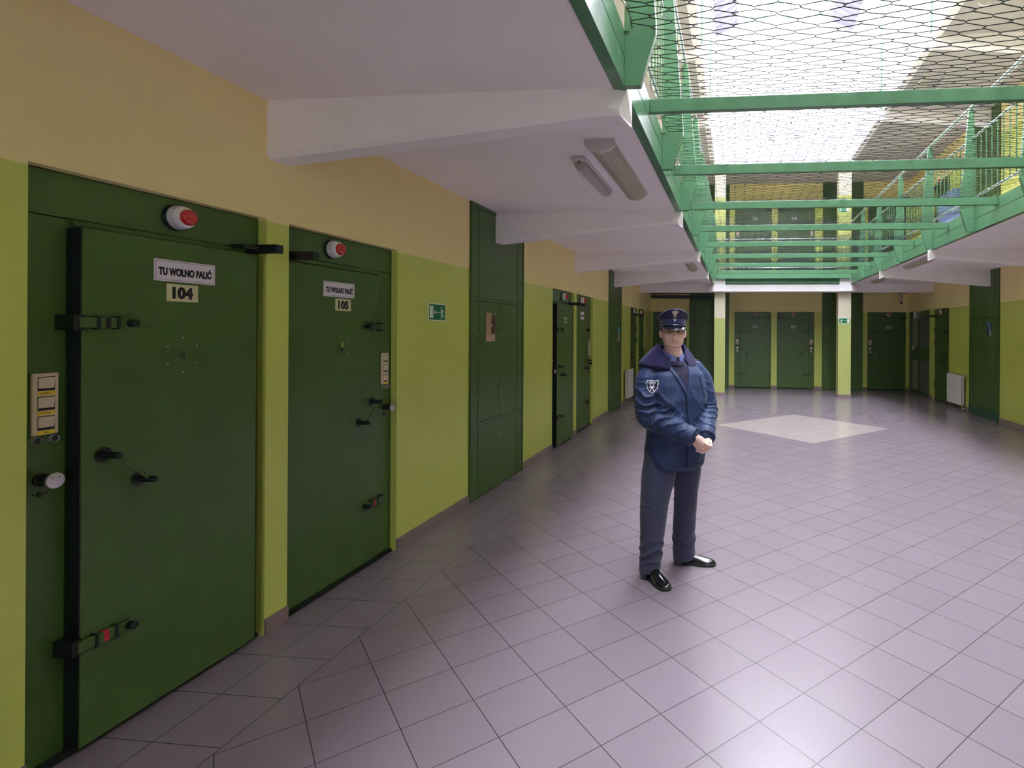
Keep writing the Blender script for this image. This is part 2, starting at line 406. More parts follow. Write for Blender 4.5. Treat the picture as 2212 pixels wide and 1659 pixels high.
# side beams in line with the pillars: walls of the last bay
for lv in (0, 1):
    z = ZC+lv*STOREY
    for s, a, b in (('left', XL, VL-.05), ('right', VR+.08, XR)):
        m = MB().box(a, b, 14.62, 14.9, z-.21, z-.001); o = m.build('trim_%d' % (44+lv*2+(s == 'right')), M_WHITE)
        structure(o, 'white crossbeam in line with the pillars on the %s%s' % (s, [' side', ' of the upper storey'][lv]), 'beam')

# ------------------------------------------------------------------ white walls of the top storey and the roof
Z6 = ZC+STOREY
m = MB(); m.box(VL-.12, VL, VS-.12, VF+.12, Z6-.001, ZTOP); structure(m.build('wall_upper_left', M_WHITE), 'tall white wall rising above the left gallery', 'wall')
m = MB(); m.box(VR, VR+.12, VS-.12, VF+.12, Z6-.001, ZTOP); structure(m.build('wall_upper_right', M_WHITE), 'tall white wall rising above the right gallery', 'wall')
m = MB(); m.prism([(VL, Z6-.001), (VR, Z6-.001), (VR, ZTOP), (2.27, ZAP), (.03, ZAP), (VL, ZTOP)], 'y', VF, VF+.12)
structure(m.build('wall_upper_far', M_WHITE), 'tall white end wall under the skylight', 'wall')
m = MB(); m.prism([(VL, Z6-.001), (VR, Z6-.001), (VR, ZTOP), (2.27, ZAP), (.03, ZAP), (VL, ZTOP)], 'y', VS-.12, VS)
structure(m.build('wall_upper_back', M_WHITE), 'white end wall behind the camera', 'wall')
# corrugated roof slopes
for s in (0, 1):
    m = MB(); n = int((VF+.1-VS)/.0625); top = []; 
    prof = [0, 0, .034, .034]
    for i in range(n):
        y = VS+i*.0625; h = prof[i % 4]
        xa, xb = (VL-.2, .03) if s == 0 else (VR+.2, 2.27)
        k = (ZAP-ZTOP)/.596
        za = ZTOP-.2*k-h; zb = ZAP-h
        top.append(((xa, y, za), (xb, y, zb)))
    vs = [p for t in top for p in t]; fs = [(2*i, 2*i+1, 2*i+3, 2*i+2) for i in range(n-1)]
    vs2 = [(p[0], p[1], p[2]+.05) for p in vs]; k0 = len(vs)
    m.add(vs+vs2, fs+[tuple(j+k0 for j in f)[::-1] for f in fs])
    o = m.build('ceiling_roof_sheet', M_CORR, fix=False)
    structure(o, 'grey corrugated roof sheeting on the %s slope beside the skylight' % ['left', 'right'][s], 'roof')
    xa, xb = (-.03, .035) if s == 0 else (2.265, 2.33)
    f = MB().box(xa, xb, VS, VF-.02, ZAP-.055, ZAP+.004); 
    o = f.build('trim_%d' % (50+s), M_FLASH); structure(o, 'pale metal flashing along the %s edge of the skylight' % ['left', 'right'][s], 'trim')
    f = MB(); f.box(xa, xb, VS, VF+.1, ZAP, ZAP+.16); o = f.build('trim_%d' % (52+s), M_WHITE); structure(o, 'upstand of the skylight on the %s' % ['left', 'right'][s], 'trim')
f = MB().box(-.03, 2.33, VF+.0, VF+.1, ZAP, ZAP+.16).build('trim_54', M_WHITE); structure(f, 'end upstand of the skylight', 'trim')
f = MB().box(-.03, 2.33, VS-.1, VS, ZAP, ZAP+.16).build('trim_55', M_WHITE); structure(f, 'end upstand of the skylight behind the camera', 'trim')
# skylight glazing with green purlins and fine bars
def glass_material():
    m = bpy.data.materials.new('skylight_glass'); m.use_nodes = True; nt = m.node_tree; nt.nodes.clear()
    o = nt.nodes.new('ShaderNodeOutputMaterial'); mx = nt.nodes.new('ShaderNodeMixShader'); t = nt.nodes.new('ShaderNodeBsdfTransparent'); g = nt.nodes.new('ShaderNodeBsdfGlossy')
    t.inputs[0].default_value = (.93, .96, .97, 1); g.inputs['Roughness'].default_value = .1; mx.inputs[0].default_value = .06
    nt.links.new(t.outputs[0], mx.inputs[1]); nt.links.new(g.outputs[0], mx.inputs[2]); nt.links.new(mx.outputs[0], o.inputs[0]); return m
sk = empty('window_1', (0, 0, 0)); structure(sk, 'long glazed skylight with green purlins over the void', 'window')
GLASS = glass_material(); MB().box(.03, 2.27, VS, VF, ZAP+.13, ZAP+.136).build('pane', GLASS, sk)
MB().box(-.65, .65, -.003, .003, -.425, .425).build('pane', GLASS, ADDED_WINDOW)
pm = MB(); 
y = VF-.04
while y > VS: pm.box(.03, 2.27, y-.02, y+.02, ZAP+.06, ZAP+.11); y -= .62
pm.build('purlin', mat('skylight_green', (.22, .48, .34), .5), sk)
bm_ = MB()
for i in range(17): bm_.box(.09+i*.129, .098+i*.129, VS, VF, ZAP+.112, ZAP+.128)
bm_.build('glazing_bar', mat('glazing_bar_grey', (.20, .23, .26), .5), sk)
# green drainpipes on the upper walls in line with the beams
for s in 'lr':
    for i, y in enumerate(BEAMY[2:]):
        x = VL+.012 if s == 'l' else VR-.012
        o = MB().box(x-.011, x+.011, y+.03, y+.085, Z6+.08, ZTOP-.05).build('wall_strip', M_STEEL, bevel=.003)
        tag(o, 'slim green steel strip running up the white %s wall, %s from the near end' % ({'l': 'left', 'r': 'right'}[s], ORD[i]), 'strip', 'green strips on the white upper walls')

# ================================================================== cell doors
# local frame: x to the right along the wall (seen from the hall), y into the wall, z up; origin at the left foot of the opening
def cell_door(idx, origin, rz, W, lock, label, number=None, sign=None, detail=True, nsx=None, ajar=False):
    "lock: 'l' or 'r' side of the opening that carries the fixed lock strip"
    d = empty('door_%d' % idx, origin, rz); structure(d, label, 'cell door')
    mx = (lambda x: x) if lock == 'l' else (lambda x: W-x)
    M = M_DOOR
    def bx(m, a, b, y0, y1, z0, z1): m.box(mx(a), mx(b), y0, y1, z0, z1); return m
    f = MB(); y = REC
    bx(f, .003, .152, y, y+.025, .004, 2.082); bx(f, .003, W-.003, y, y+.025, 2.087, HD-.004); bx(f, .156, W-.003, y+.004, y+.025, .004, 2.083)
    bx(f, .003, .012, y-.004, y+.025, .004, HD-.004); bx(f, W-.012, W-.003, y-.004, y+.025, .004, HD-.004)
    f.build('door_frame', M, d)
    leaf = bx(MB(), .160, W-(.075 if ajar else .016), -.014, y-.003 if ajar else -.003, .028, 2.052).build('door_leaf', M, d, bevel=.003)
    hx = W-.066 if ajar else W-.009; off = 0 if ajar else .052; leaf.location = (0, off, 0)
    s = MB(); bx(s, .17, W-.09, y-.012, y, 2.062, 2.082); s.build('drip_strip', M, d)
    if ajar: s = MB(); bx(s, .1565, .1598, -.010, y-.003, .03, 2.05); s.build('edge_shade', M_BLACK, leaf)  # black strip paints the shade on the leaf's lock-side edge
    s = MB(); bx(s, .02, W-.02, y-.03, y, .004, .026); s.build('threshold', M_DARK, d)
    for z in (1.725, 1.43, .41):
        h = MB(); hy = y-.008 if ajar else y-.016; h.cyl((mx(hx), hy, z-.073), (mx(hx), hy, z+.073), .011, 10); h.cyl((mx(hx), hy, z-.004), (mx(hx), hy, z+.004), .0125, 10)
        h.build('hinge', M_TEAL, d, smooth=True)
    # folding stop arm at the hinge side of the header
    s = MB(); bx(s, W-.072, W-.028, -.125, y, 2.062, 2.108); s.cyl((mx(W-.16), -.02, 2.085), (mx(W-.07), -.02, 2.085), .011, 10); s.box(*sorted((mx(W-.17), mx(W-.155))), -.03, y, 2.074, 2.096)
    s.build('stop_arm', M_BLACK if detail else M, d, bevel=.002)
    # two sliding bolts
    for z, red in ((1.682, 0), (.432, idx <= 2)):
        b = MB(); yb = -.014
        b.m = 3; bx(b, .118, .154, -.034, y-off, z-.030, z+.030)                     # staple on the lock strip
        b.m = 1; bx(b, .175, .330, yb-.003, yb, z-.040, z+.040)
        b.m = 1; bx(b, .135, .325, yb-.026, yb-.008, z-.020, z+.020)            # the bar
        b.m = 0
        for gx in (.19, .262):
            bx(b, gx, gx+.011, yb-.030, yb, z-.026, z+.026)
        b.m = 2 if red else 0; bx(b, .222, .240, yb-.0275, yb-.006, z-.0212, z+.0212)
        b.m = 3; b.cyl((mx(.315), yb, z), (mx(.315), yb-.052, z), .0165, 12)
        o = b.build('bolt', [M_DARK if 0 else M_BLACK, M, M_RED, M_BLACK], leaf, bevel=.0015)
        if red: tag(o, 'lower sliding bolt with a red mark')
    # slanting pull handle on two round standoffs
    h = MB(); p, q = (mx(.235), 1.152), (mx(.372), 1.022)
    for c in (p, q):
        h.lathe([(.031, -.014), (.031, -.0175), (.020, -.0185)], (c[0], 0, c[1]), n=20); h.lathe([(.0135, -.017), (.0135, -.088), (.011, -.092), (.004, -.094)], (c[0], 0, c[1]), n=16)
    h.build('handle_standoff', M_BLACK, leaf, smooth=True)
    MB().cyl((p[0], -.066, p[1]), (q[0], -.066, q[1]), .0058, 10).build('handle_bar', M, leaf, smooth=True)
    # peephole cover with six screws
    px, pz = mx(.555), 1.541
    g = MB(); g.m = 0; g.lathe([(.084, -.0142), (.084, -.0155), (.0825, -.0165)], (px, 0, pz), n=40)
    pp = g.build('peephole_plate', M, leaf)
    g = MB()
    for k in range(6): a = PI/2+k*PI/3; g.lathe([(.0042, -.0162), (.0036, -.0185)], (px+.078*math.cos(a), 0, pz+.078*math.sin(a)), n=8)
    g.build('screw_ring', M_CHROME, leaf)
    g = MB(); g.lathe([(.019, -.0164), (.019, -.020), (.015, -.021), (.013, -.018)], (px, 0, pz), n=20); g.build('peephole', mat('peep_lens', (.05, .10, .04), .15), leaf, smooth=True)
    if idx == 2:
        tag(MB().box(px-.005, px+.016, -.0225, -.0205, pz+.004, pz+.036).build('peephole_flap', mat('worn_lime', (.26, .40, .10), .5), leaf, bevel=.004), 'pale green flap over the peephole')
        g = MB().box(px-.004, px+.012, -.0225, -.0205, pz-.026, pz-.004).build('peephole_slot', M_BLACK, leaf, bevel=.004)
    # signs on the leaf
    if sign:
        sx = (.570 if lock == 'l' else W-.570) if nsx is None else nsx
        sw = .143 if idx != 4 else .105; sh = .048 if idx != 4 else .065; sz = 1.919
        g = MB(); g.m = 0; g.box(sx-sw, sx+sw, -.0165, -.0140, sz-sh, sz+sh)
        g.m = 1; e = .006; t = .0016
        for a in ((sx-sw+e, sx+sw-e, sz-sh+e, sz-sh+e+t), (sx-sw+e, sx+sw-e, sz+sh-e-t, sz+sh-e), (sx-sw+e, sx-sw+e+t, sz-sh+e, sz+sh-e), (sx+sw-e-t, sx+sw-e, sz-sh+e, sz+sh-e)):
            g.box(a[0], a[1], -.0170, -.0165, a[2], a[3])
        g.m = 2; g.text(sign, sx, -.0166, sz+.001, sw*2-.036, .047 if idx != 4 else .040, ext=.0008, bold=.055)
        tag(g.build('door_sign', [M_SIGN, M_SIGNB, M_INK], leaf), 'white sign reading %s' % sign)
    if number:
        nx = (.555 if lock == 'l' else W-.555+.02) if nsx is None else nsx
        hw, hh, nz = (.073, .039, 1.822) if idx < 4 or idx > 6 else (.05, .062, 1.86)
        g = MB(); g.m = 0; g.box(nx-hw, nx+hw, -.0162, -.0140, nz-hh, nz+hh)
        g.m = 1; g.text(number, nx, -.0163, nz, hw*1.32, hh*1.42, ext=.0008, bold=.06)
        col = M_NUM if idx < 6 else mat('number_white', (.62, .64, .66), .5)
        tag(g.build('number_plate', [col, M_INK], leaf), 'plate with the number %s' % number)
    return d

def place(wall, a, b, level=0):
    z = level*(STOREY+.055)
    if wall == 'l': return (XL, a, z), PI/2
    if wall == 'f': return (a, YF, z), 0.0
    return (XR, b, z), -PI/2

def beacon(origin, rz, x, z, label, group='red and white warning lamps over the cell doors', far=False):
    o = empty('warning_lamp', origin, rz); o.location = Matrix.Rotation(rz, 3, 'Z') @ Vector((x, REC, 0)) + Vector(origin) + Vector((0, 0, z))
    tag(o, label, 'warning lamp', group)
    MB().lathe([(.060, 0), (.060, -.010), (.057, -.016), (.052, -.018)], n=32).build('base', mat('lamp_base_dark', (.012, .02, .018) if not far else (.3, .28, .3), .3), o, smooth=True)
    MB().lathe([(.0525, -.014), (.056, -.022), (.050, -.052), (.046, -.064), (.040, -.066)], n=40).build('ring', M_WPLAST, o, smooth=True)
    g = MB()
    for k in range(36):
        a = 2*PI*k/36; c, s_ = math.cos(a), math.sin(a); r0 = .0542
        g.cyl((r0*c, -.027, r0*s_), (.0515*c, -.046, .0515*s_), .0017, 5)
    g.build('ring_rib', mat('ring_rib_grey', (.42, .38, .40), .5), o)
    MB().lathe([(.036, -.060), (.037, -.074), (.035, -.084), (.029, -.091), (.018, -.095), (.003, -.097)], n=32).build('red_dome', M_RED, o, smooth=True)
    return o

def switch_panel(origin, rz, x, z, label, rockers=3, tapes=(1, 1, 1), words=True):
    o = empty('switch_panel', origin, rz); o.location = Matrix.Rotation(rz, 3, 'Z') @ Vector((x, REC, 0)) + Vector(origin) + Vector((0, 0, z))
    tag(o, label, 'switch panel', 'cream switch panels beside the cell doors')
    h = .116 if rockers == 3 else .075
    MB().box(-.042, .042, -.013, 0, -h, h).build('plate', M_PLAST, o, bevel=.006, seg=3)
    for k in range(rockers):
        zc = h-.040-k*.0735 if rockers == 3 else 0
        hh = .025 if rockers == 3 else .045
        r = MB(); r.prism([(-.013, zc-hh), (-.0165, zc+hh*.9), (-.011, zc+hh), (-.011, zc-hh)], 'x', -.024, .026); r.build('rocker', M_PLAST, o, bevel=.0015)
        r = MB().box(-.0255, .0275, -.0136, -.0130, zc-hh-.0015, zc+hh+.0015); r.build('rocker_gap', M_BLACK, o)
        if rockers == 3 and tapes[k]:
            t = MB(); t.m = 0; zt = zc-.0355 if k < 2 else zc-.0355
            t.box(-.026, .027, -.0142, -.0130, zt-.0065, zt+.0065)
            if words: t.m = 1; t.text(['OSWIETL.', 'PRZYWOL.', 'DRZWI'][k], 0, -.0142, zt, .030 if k < 2 else .014, .0045, ext=.0004, bold=.02)
            t.build('yellow_tape', [M_YEL, M_INK], o)
    return o

def lock_knob(origin, rz, x, z, label):
    o = empty('lock_knob', origin, rz); o.location = Matrix.Rotation(rz, 3, 'Z') @ Vector((x, REC, 0)) + Vector(origin) + Vector((0, 0, z))
    tag(o, label, 'lock knob', 'lock knobs on the cell doors')
    MB().lathe([(.024, 0), (.024, -.008), (.019, -.012), (.019, -.030), (.023, -.034), (.0265, -.062)], n=28).build('shank', M_BLACK, o, smooth=True)
    g = MB(); g.m = 0; g.lathe([(.0285, -.060), (.0295, -.064), (.0285, -.068), (.027, -.0685)], n=32)
    g.m = 1
    for sx in (-.011, .011): g.lathe([(.0022, -.0686), (.0022, -.0692)], (sx, 0, .012), n=8)
    g.build('cap', [M_CHROME, M_BLACK], o, smooth=True)
    k = MB(); k.lathe([(.010, 0), (.010, -.004), (.009, -.006)], (0, 0, -.055), n=14)
    for sx in (-.02, .02): k.lathe([(.0035, 0), (.0035, -.003)], (sx, 0, -.053), n=8)
    k.build('keyhole', M_BLACK, o)
    return o

def key_socket(origin, rz, x, z, label):
    o = empty('key_socket', origin, rz); o.location = Matrix.Rotation(rz, 3, 'Z') @ Vector((x, REC, 0)) + Vector(origin) + Vector((0, 0, z))
    tag(o, label, 'key socket', 'ringed key sockets under the switch panels')
    MB().lathe([(.0145, 0), (.0145, -.020), (.0135, -.022), (.0125, -.020), (.0125, -.006)], n=24).build('ring', M_CHROME, o, smooth=True)
    MB().lathe([(.0124, 0), (.0124, -.014), (.008, -.0155)], n=20).build('core', M_BLACK, o, smooth=True)
    return o

NEAR = ['near left door 104', 'near left door 105', 'left wall door 106', 'left wall door beside 106', 'left door behind the radiator', 'last left wall door']
texts = [('104', 'TU WOLNO PALIĆ'), ('105', 'TU WOLNO PALIĆ'), ('106', None), (None, 'TU WOLNO PALIĆ'), (None, None), (None, None)]
labels_L = ['dark green steel cell door 104 at the left edge, leaf standing slightly open', 'dark green steel cell door 105 next to door 104 with its lock on the right',
            'dark green cell door with a small number plate beyond the first green service panel', 'dark green cell door with a white paper sign, beside the door with the small number plate',
            'dark green cell door half hidden by the white radiator at the end of the left wall', 'last dark green cell door of the left wall, just behind the officer']
for i, (a, b) in enumerate(DOORS_L):
    org, rz = place('l', a, b); W = b-a; lk = 'l' if i % 2 == 0 else 'r'
    mx = (lambda x: x) if lk == 'l' else (lambda x: W-x)
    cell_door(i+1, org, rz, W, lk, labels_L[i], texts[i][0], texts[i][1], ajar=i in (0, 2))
    beacon(org, rz, mx(.575) if lk == 'l' else mx(.64), 2.172, 'red domed warning lamp with a white ribbed ring over the %s' % NEAR[i])
    if i < 4:
        switch_panel(org, rz, mx(.083), 1.375, 'cream three-rocker switch panel beside the %s' % NEAR[i], tapes=(1, 1, 1) if i == 0 else (0, 0, 1), words=i == 0)
        lock_knob(org, rz, mx(.075), 1.092, 'lock knob with a pale round cap on the %s' % NEAR[i])
        for j, dx in enumerate((.055, .108)):
            key_socket(org, rz, mx(dx), 1.242, '%s ringed key socket under the switch panel of the %s' % (['left', 'right'][j] if lk == 'l' else ['right', 'left'][j], NEAR[i]))
labels_F = ['dark green cell door in the left far corner behind the officer', 'dark green cell door 111 on the far wall between the two pillars, left of 112', 'dark green cell door 112 on the far wall between the two pillars, right of 111', 'dark green cell door 113 on the far wall, right of the pillar with the exit sign']
whereF = ['far left corner door', 'far door 111', 'far door 112', 'far door 113']
numF = [None, '111', '112', '113']
n = 7
for i, (a, b) in enumerate(DOORS_F):
    W = b-a; lk = 'r' if i == 2 else 'l'; mx = (lambda x: x) if lk == 'l' else (lambda x: W-x)
    for lv in (0, 1):
        if lv and i == 0: continue
        org, rz = place('f', a, b, lv)
        lab = labels_F[i] if lv == 0 else 'dark green cell door %s on the upper far wall seen through the netting' % ['', '311', '312', '313'][i]
        cell_door(n, org, rz, W, lk, lab, numF[i] if lv == 0 else ['', '311', '312', '313'][i], None, nsx=mx(.60)); n += 1
        wh = whereF[i] if lv == 0 else 'upper storey door %s' % ['', '311', '312', '313'][i]
        if lv == 0 and i > 0: beacon(org, rz, mx(.60), 2.185, 'red and white warning lamp over the %s' % wh, far=True)
        if i > 0:
            switch_panel(org, rz, mx(.085), 1.38, 'pale single switch panel beside the %s' % wh, rockers=1)
            if lv == 0:
                q = MB().box(-.03, .03, -.012, 0, -.03, .03).build('button_box', M_WPLAST, bevel=.004); q.location = (org[0]+mx(.085), YF+REC, 1.195)
                tag(q, 'small square white button box under the switch panel of the %s' % wh, 'button', 'square button boxes on the far wall')
                lock_knob(org, rz, mx(.088), 1.105, 'lock knob with a pale round cap on the %s' % wh)
a, b = DOORS_R[0]
for lv in (0, 1):
    org, rz = place('r', a, b, lv)
    cell_door(n, org, rz, b-a, 'r', ['dark green cell door on the right wall between the barred gate and the radiator', 'dark green upper storey cell door on the right wall behind the railing'][lv]); n += 1
    beacon(org, rz, b-a-.60, 2.18, 'warning lamp over the right wall cell door %s' % ['beside the barred gate', 'of the upper storey'][lv], far=True)
switch_panel((XR, b, 0), -PI/2, b-a-.06, 1.30, 'cream switch panel on the right wall door beside the barred gate')

# ------------------------------------------------------------------ barred gate in the right wall
g = empty('barred_gate', (XR, GATE[1], 0), -PI/2); tag(g, 'dark green barred gate with a middle lock plate in the right far corner', 'gate')
GW = GATE[1]-GATE[0]; m = MB()
m.box(.004, .06, .0, .06, 0, HD-.003); m.box(GW-.06, GW-.004, 0, .06, 0, HD-.003); m.box(.06, GW-.06, 0, .06, HD-.20, HD-.003); m.box(.06, GW-.06, .01, .05, .0, .10)
m.build('gate_frame', M_DOOR, g)
MB().box(.062, GW-.062, .015, .045, .92, 1.28).build('lock_plate', M_DOOR, g)
MB().box(.68, .80, .010, .05, .10, 2.06).build('center_stile', M_DOOR, g)
MG = mat('bar_grey', (.22, .24, .22), .4)
k = 0
for x in [.10+.105*i for i in range(6)]+[.84+.105*i for i in range(7)]:
    MB().cyl((x, .03, .10), (x, .03, .92), .0095, 8).cyl((x, .03, 1.28), (x, .03, 2.06), .0095, 8).build('bar', MG, g, smooth=True)
MB().box(.27, .37, -.02, .015, 1.20, 1.30).build('lock_box', M_WPLAST, g, bevel=.006)
m = MB(); m.box(.5, .56, -.06, 0, 2.06, 2.26); m.box(.25, .95, -.05, -.03, 2.03, 2.05); m.build('closer_arm', M_CHROME, g)

# ------------------------------------------------------------------ green service panels
def service_panel(wall, a, b, level, label, beam_y=None, doors=True, top=None):
    z0 = level*ZF2; H = (ZC if level == 0 else STOREY+ZC-ZF2)-.002
    if wall == 'f': org, rz = (a, YF, z0), 0.0
    elif wall == 'l': org, rz = (XL, a, z0), PI/2
    else: org, rz = (XR, b, z0), -PI/2
    W = b-a; d = empty('service_panel', org, rz); tag(d, label, 'service panel', 'green service panels between the cell doors')
    # outer frame, cut round the concrete beam
    nx = None
    if beam_y is not None:
        nx = (beam_y-a-.022, beam_y+BW-a+.001) if wall == 'l' else (b-beam_y-BW-.001, b-beam_y+.022)
    zc = H-.314
    f = MB()
    def slab(m, x0, x1, y0, y1, za, zb):
        if nx and zb > zc:
            if za < zc: m.box(x0, x1, y0, y1, za, zc)
            zz = max(za, zc)
            if x0 < nx[0]: m.box(x0, min(x1, nx[0]), y0, y1, zz, zb)
            if x1 > nx[1]: m.box(max(x0, nx[1]), x1, y0, y1, zz, zb)
        else: m.box(x0, x1, y0, y1, za, zb)
    slab(f, 0, W, -.004, 0, 0, H)
    f.build('back_plate', M_DARK, d)
    f = MB()
    for x0, x1 in ((0, .022), (W-.022, W)): slab(f, x0, x1, -.022, 0, 0, H)
    for z in (.72, 1.955): f.box(.022, W-.022, -.018, 0, z, z+.028)
    slab(f, .022, W-.022, -.018, 0, H-.03, H)
    for x0 in (.165, W-.185): 
        slab(f, x0, x0+.018, -.018, 0, 0, H-.03)
    f.build('frame', M_DOOR, d)
    xs = [(.024, .163), (.185, W-.187), (W-.165, W-.024)]
    for (x0, x1) in xs:
        for z0_, z1_ in ((.012, .716), (.752, 1.951), (1.987, H-.034)):
            if z0_ == .752 and x1-x0 > .3:
                mid = (x0+x1)/2
                for p, q in ((x0, mid-.004), (mid+.004, x1)):
                    MB().box(p, q, -.014, 0, z0_, z1_).build('panel_door', M_DOOR, d, bevel=.002)
            else:
                m = MB(); slab(m, x0, x1, -.014, 0, z0_, z1_); m.build('panel', M_DOOR, d, bevel=.002)
    for x, z in ((.145, 1.62), ((W)/2+.03, 1.62), (W-.15, 1.62), (.145, 1.0), (W/2+.03, 1.0), (W-.15, 1.0), (W/2+.03, .56)):
        MB().lathe([(.009, -.013), (.009, -.016), (.006, -.018)], (x, 0, z), n=10).build('lock_button', M_CHROME, d)
    if wall == 'r' and level == 0: MB().box(.0, W, -.03, -.022, 0, .16).build('kick_plate', M_TEAL, d)
    return d
service_panel('l', *CAB_L[0], 0, 'tall dark green service panel carrying the sepia poster, beyond door 105', BEAMY[3])
service_panel('l', *CAB_L[1], 0, 'tall dark green service panel on the left wall with the small blue poster', BEAMY[5])
service_panel('r', *CAB_R[0], 0, 'tall dark green service panel on the right wall beside the white radiator', BEAMY[5])
service_panel('r', *CAB_R[0], 1, 'upper storey dark green service panel on the right wall', BEAMY[5])
for lv in (0, 1):
    service_panel('f', *CAB_F[0], lv, ['dark green service panel on the far wall behind the left pillar', 'upper far wall green panel behind the left pillar'][lv])
    service_panel('f', *CAB_F[1], lv, ['dark green service panel on the far wall behind the right pillar', 'upper far wall green panel behind the right pillar'][lv])

# ------------------------------------------------------------------ posters
def picture_material(name, kind):
    m = bpy.data.materials.new(name); m.use_nodes = True; k = NT(m); nt = m.node_tree; b = nt.nodes['Principled BSDF']
    tc = nt.nodes.new('ShaderNodeTexCoord'); sp = nt.nodes.new('ShaderNodeSeparateXYZ'); nt.links.new(tc.outputs['Generated'], sp.inputs[0])
    u, v = sp.outputs[0], sp.outputs[2]
    nz = k.noise(tc.outputs['Generated'], 4.5, 6)
    if kind == 'sepia':
        dx = k.math('MULTIPLY', k.math('SUBTRACT', u, k.math('MULTIPLY_ADD', nz, .25, .66)), 2.7); dy = k.math('MULTIPLY', k.math('SUBTRACT', v, .60), 1.45)
        r = k.math('SQRT', k.math('ADD', k.math('POWER', dx, 2), k.math('POWER', dy, 2)))
        c = k.mix(k.math('LESS_THAN', r, .62), (.42, .25, .17), (.06, .018, .018))
        spark = k.math('LESS_THAN', k.math('ADD', k.math('POWER', k.math('SUBTRACT', u, .62), 2), k.math('POWER', k.math('SUBTRACT', v, .55), 2)), .003)
        c = k.mix(spark, c, (.6, .5, .5))
        low = k.math('LESS_THAN', v, k.math('MULTIPLY_ADD', nz, .3, .10))
        c = k.mix(low, c, (.50, .33, .27))
    elif kind == 'blue':
        c = k.mix(v, (.005, .02, .12), (.01, .07, .25))
        sh = k.math('MULTIPLY', k.math('LESS_THAN', v, .38), k.math('GREATER_THAN', u, .5))
        c = k.mix(sh, c, (.30, .16, .18))
        st = k.math('LESS_THAN', k.math('ABSOLUTE', k.math('SUBTRACT', k.math('ADD', u, k.math('MULTIPLY', v, .6)), .95)), .07)
        c = k.mix(st, c, (.55, .6, .8))
    else:
        c = k.mix(k.math('GREATER_THAN', v, .5), (.42, .30, .20), (.05, .33, .60))
        c = k.mix(k.math('GREATER_THAN', nz, .60), c, (.6, .5, .45))
    nt.links.new(c, b.inputs['Base Color']); b.inputs['Roughness'].default_value = .35
    return m
def poster(loc, rz, wd, h, kind, label):
    o = MB().box(-wd/2, wd/2, -.0015, 0, -h/2, h/2).build('poster', picture_material('poster_'+kind, kind)); o.location = loc; o.rotation_euler = (0, 0, rz)
    tag(o, label, 'poster'); return o
poster((XL+.0155, 5.565, 1.695), PI/2, .215, .295, 'sepia', 'brown and sepia picture poster taped to the first green service panel')
poster((XL+.0155, 11.93, 1.60), PI/2, .22, .30, 'sky', 'small light blue and brown poster on the farther left service panel')
poster((XR-.0155, 11.50, 1.74), -PI/2, .20, .27, 'blue', 'dark blue poster on the right wall service panel')

# ------------------------------------------------------------------ emergency exit signs
def exit_sign(loc, rz, wd, h, mirror, label, group='green emergency exit signs'):
    o = empty('exit_sign', loc, rz); tag(o, label, 'exit sign')
    s = -1 if mirror else 1
    m = MB(); m.box(-wd/2, wd/2, -.003, 0, -h/2, h/2); m.build('border_plate', M_EXITW, o)
    m = MB(); e = .009; m.box(-wd/2+e, wd/2-e, -.0042, -.003, -h/2+e, h/2-e); m.build('green_field', M_EXITG, o)
    q = min(wd, h*1.6)
    def X(x): return s*x*wd
    def Z(z): return z*h
    m = MB()
    m.box(X(-.43), X(-.25), -.0052, -.0042, Z(-.34), Z(.34))                                   # the doorway
    def bar(p, r, t=.022):
        a = Vector((X(p[0]), Z(p[1]))); b = Vector((X(r[0]), Z(r[1]))); d = (b-a).normalized(); nn = Vector((-d.y, d.x))*t*h
        a -= d*t*h*.3; b += d*t*h*.3
        m.prism([tuple(a-nn), tuple(b-nn), tuple(b+nn), tuple(a+nn)], 'y', -.0052, -.0042)
    bar((.10, 0), (-.19, 0), .024); bar((-.20, 0), (-.13, .10), .022); bar((-.20, 0), (-.13, -.10), .022)   # arrow
    # running man
    m.lathe([(.058*h, -.0042), (.058*h, -.0052)], (X(.235), 0, Z(.265)), n=16)
    bar((.245, .16), (.275, -.06), .06); bar((.25, .15), (.19, .01), .026); bar((.19, .01), (.14, -.01), .024); bar((.27, .15), (.36, .10), .026); bar((.36, .10), (.38, .0), .022)
    bar((.27, -.06), (.23, -.19), .034); bar((.23, -.19), (.225, -.38), .028); bar((.28, -.08), (.33, -.24), .034); bar((.33, -.24), (.42, -.25), .026)
    m.build('pictogram', M_EXITW, o)
    return o
exit_sign((XL+.002, 4.545, 1.813), PI/2, .275, .148, False, 'green emergency exit sign with arrow on the lime wall right of door 105')
exit_sign((2.735, 14.618, 1.962), 0, .275, .145, True, 'green emergency exit sign with arrow on the right pillar, ground floor')
exit_sign((2.70, 14.618, 4.79), 0, .275, .145, True, 'green emergency exit sign on the right pillar of the upper storey')

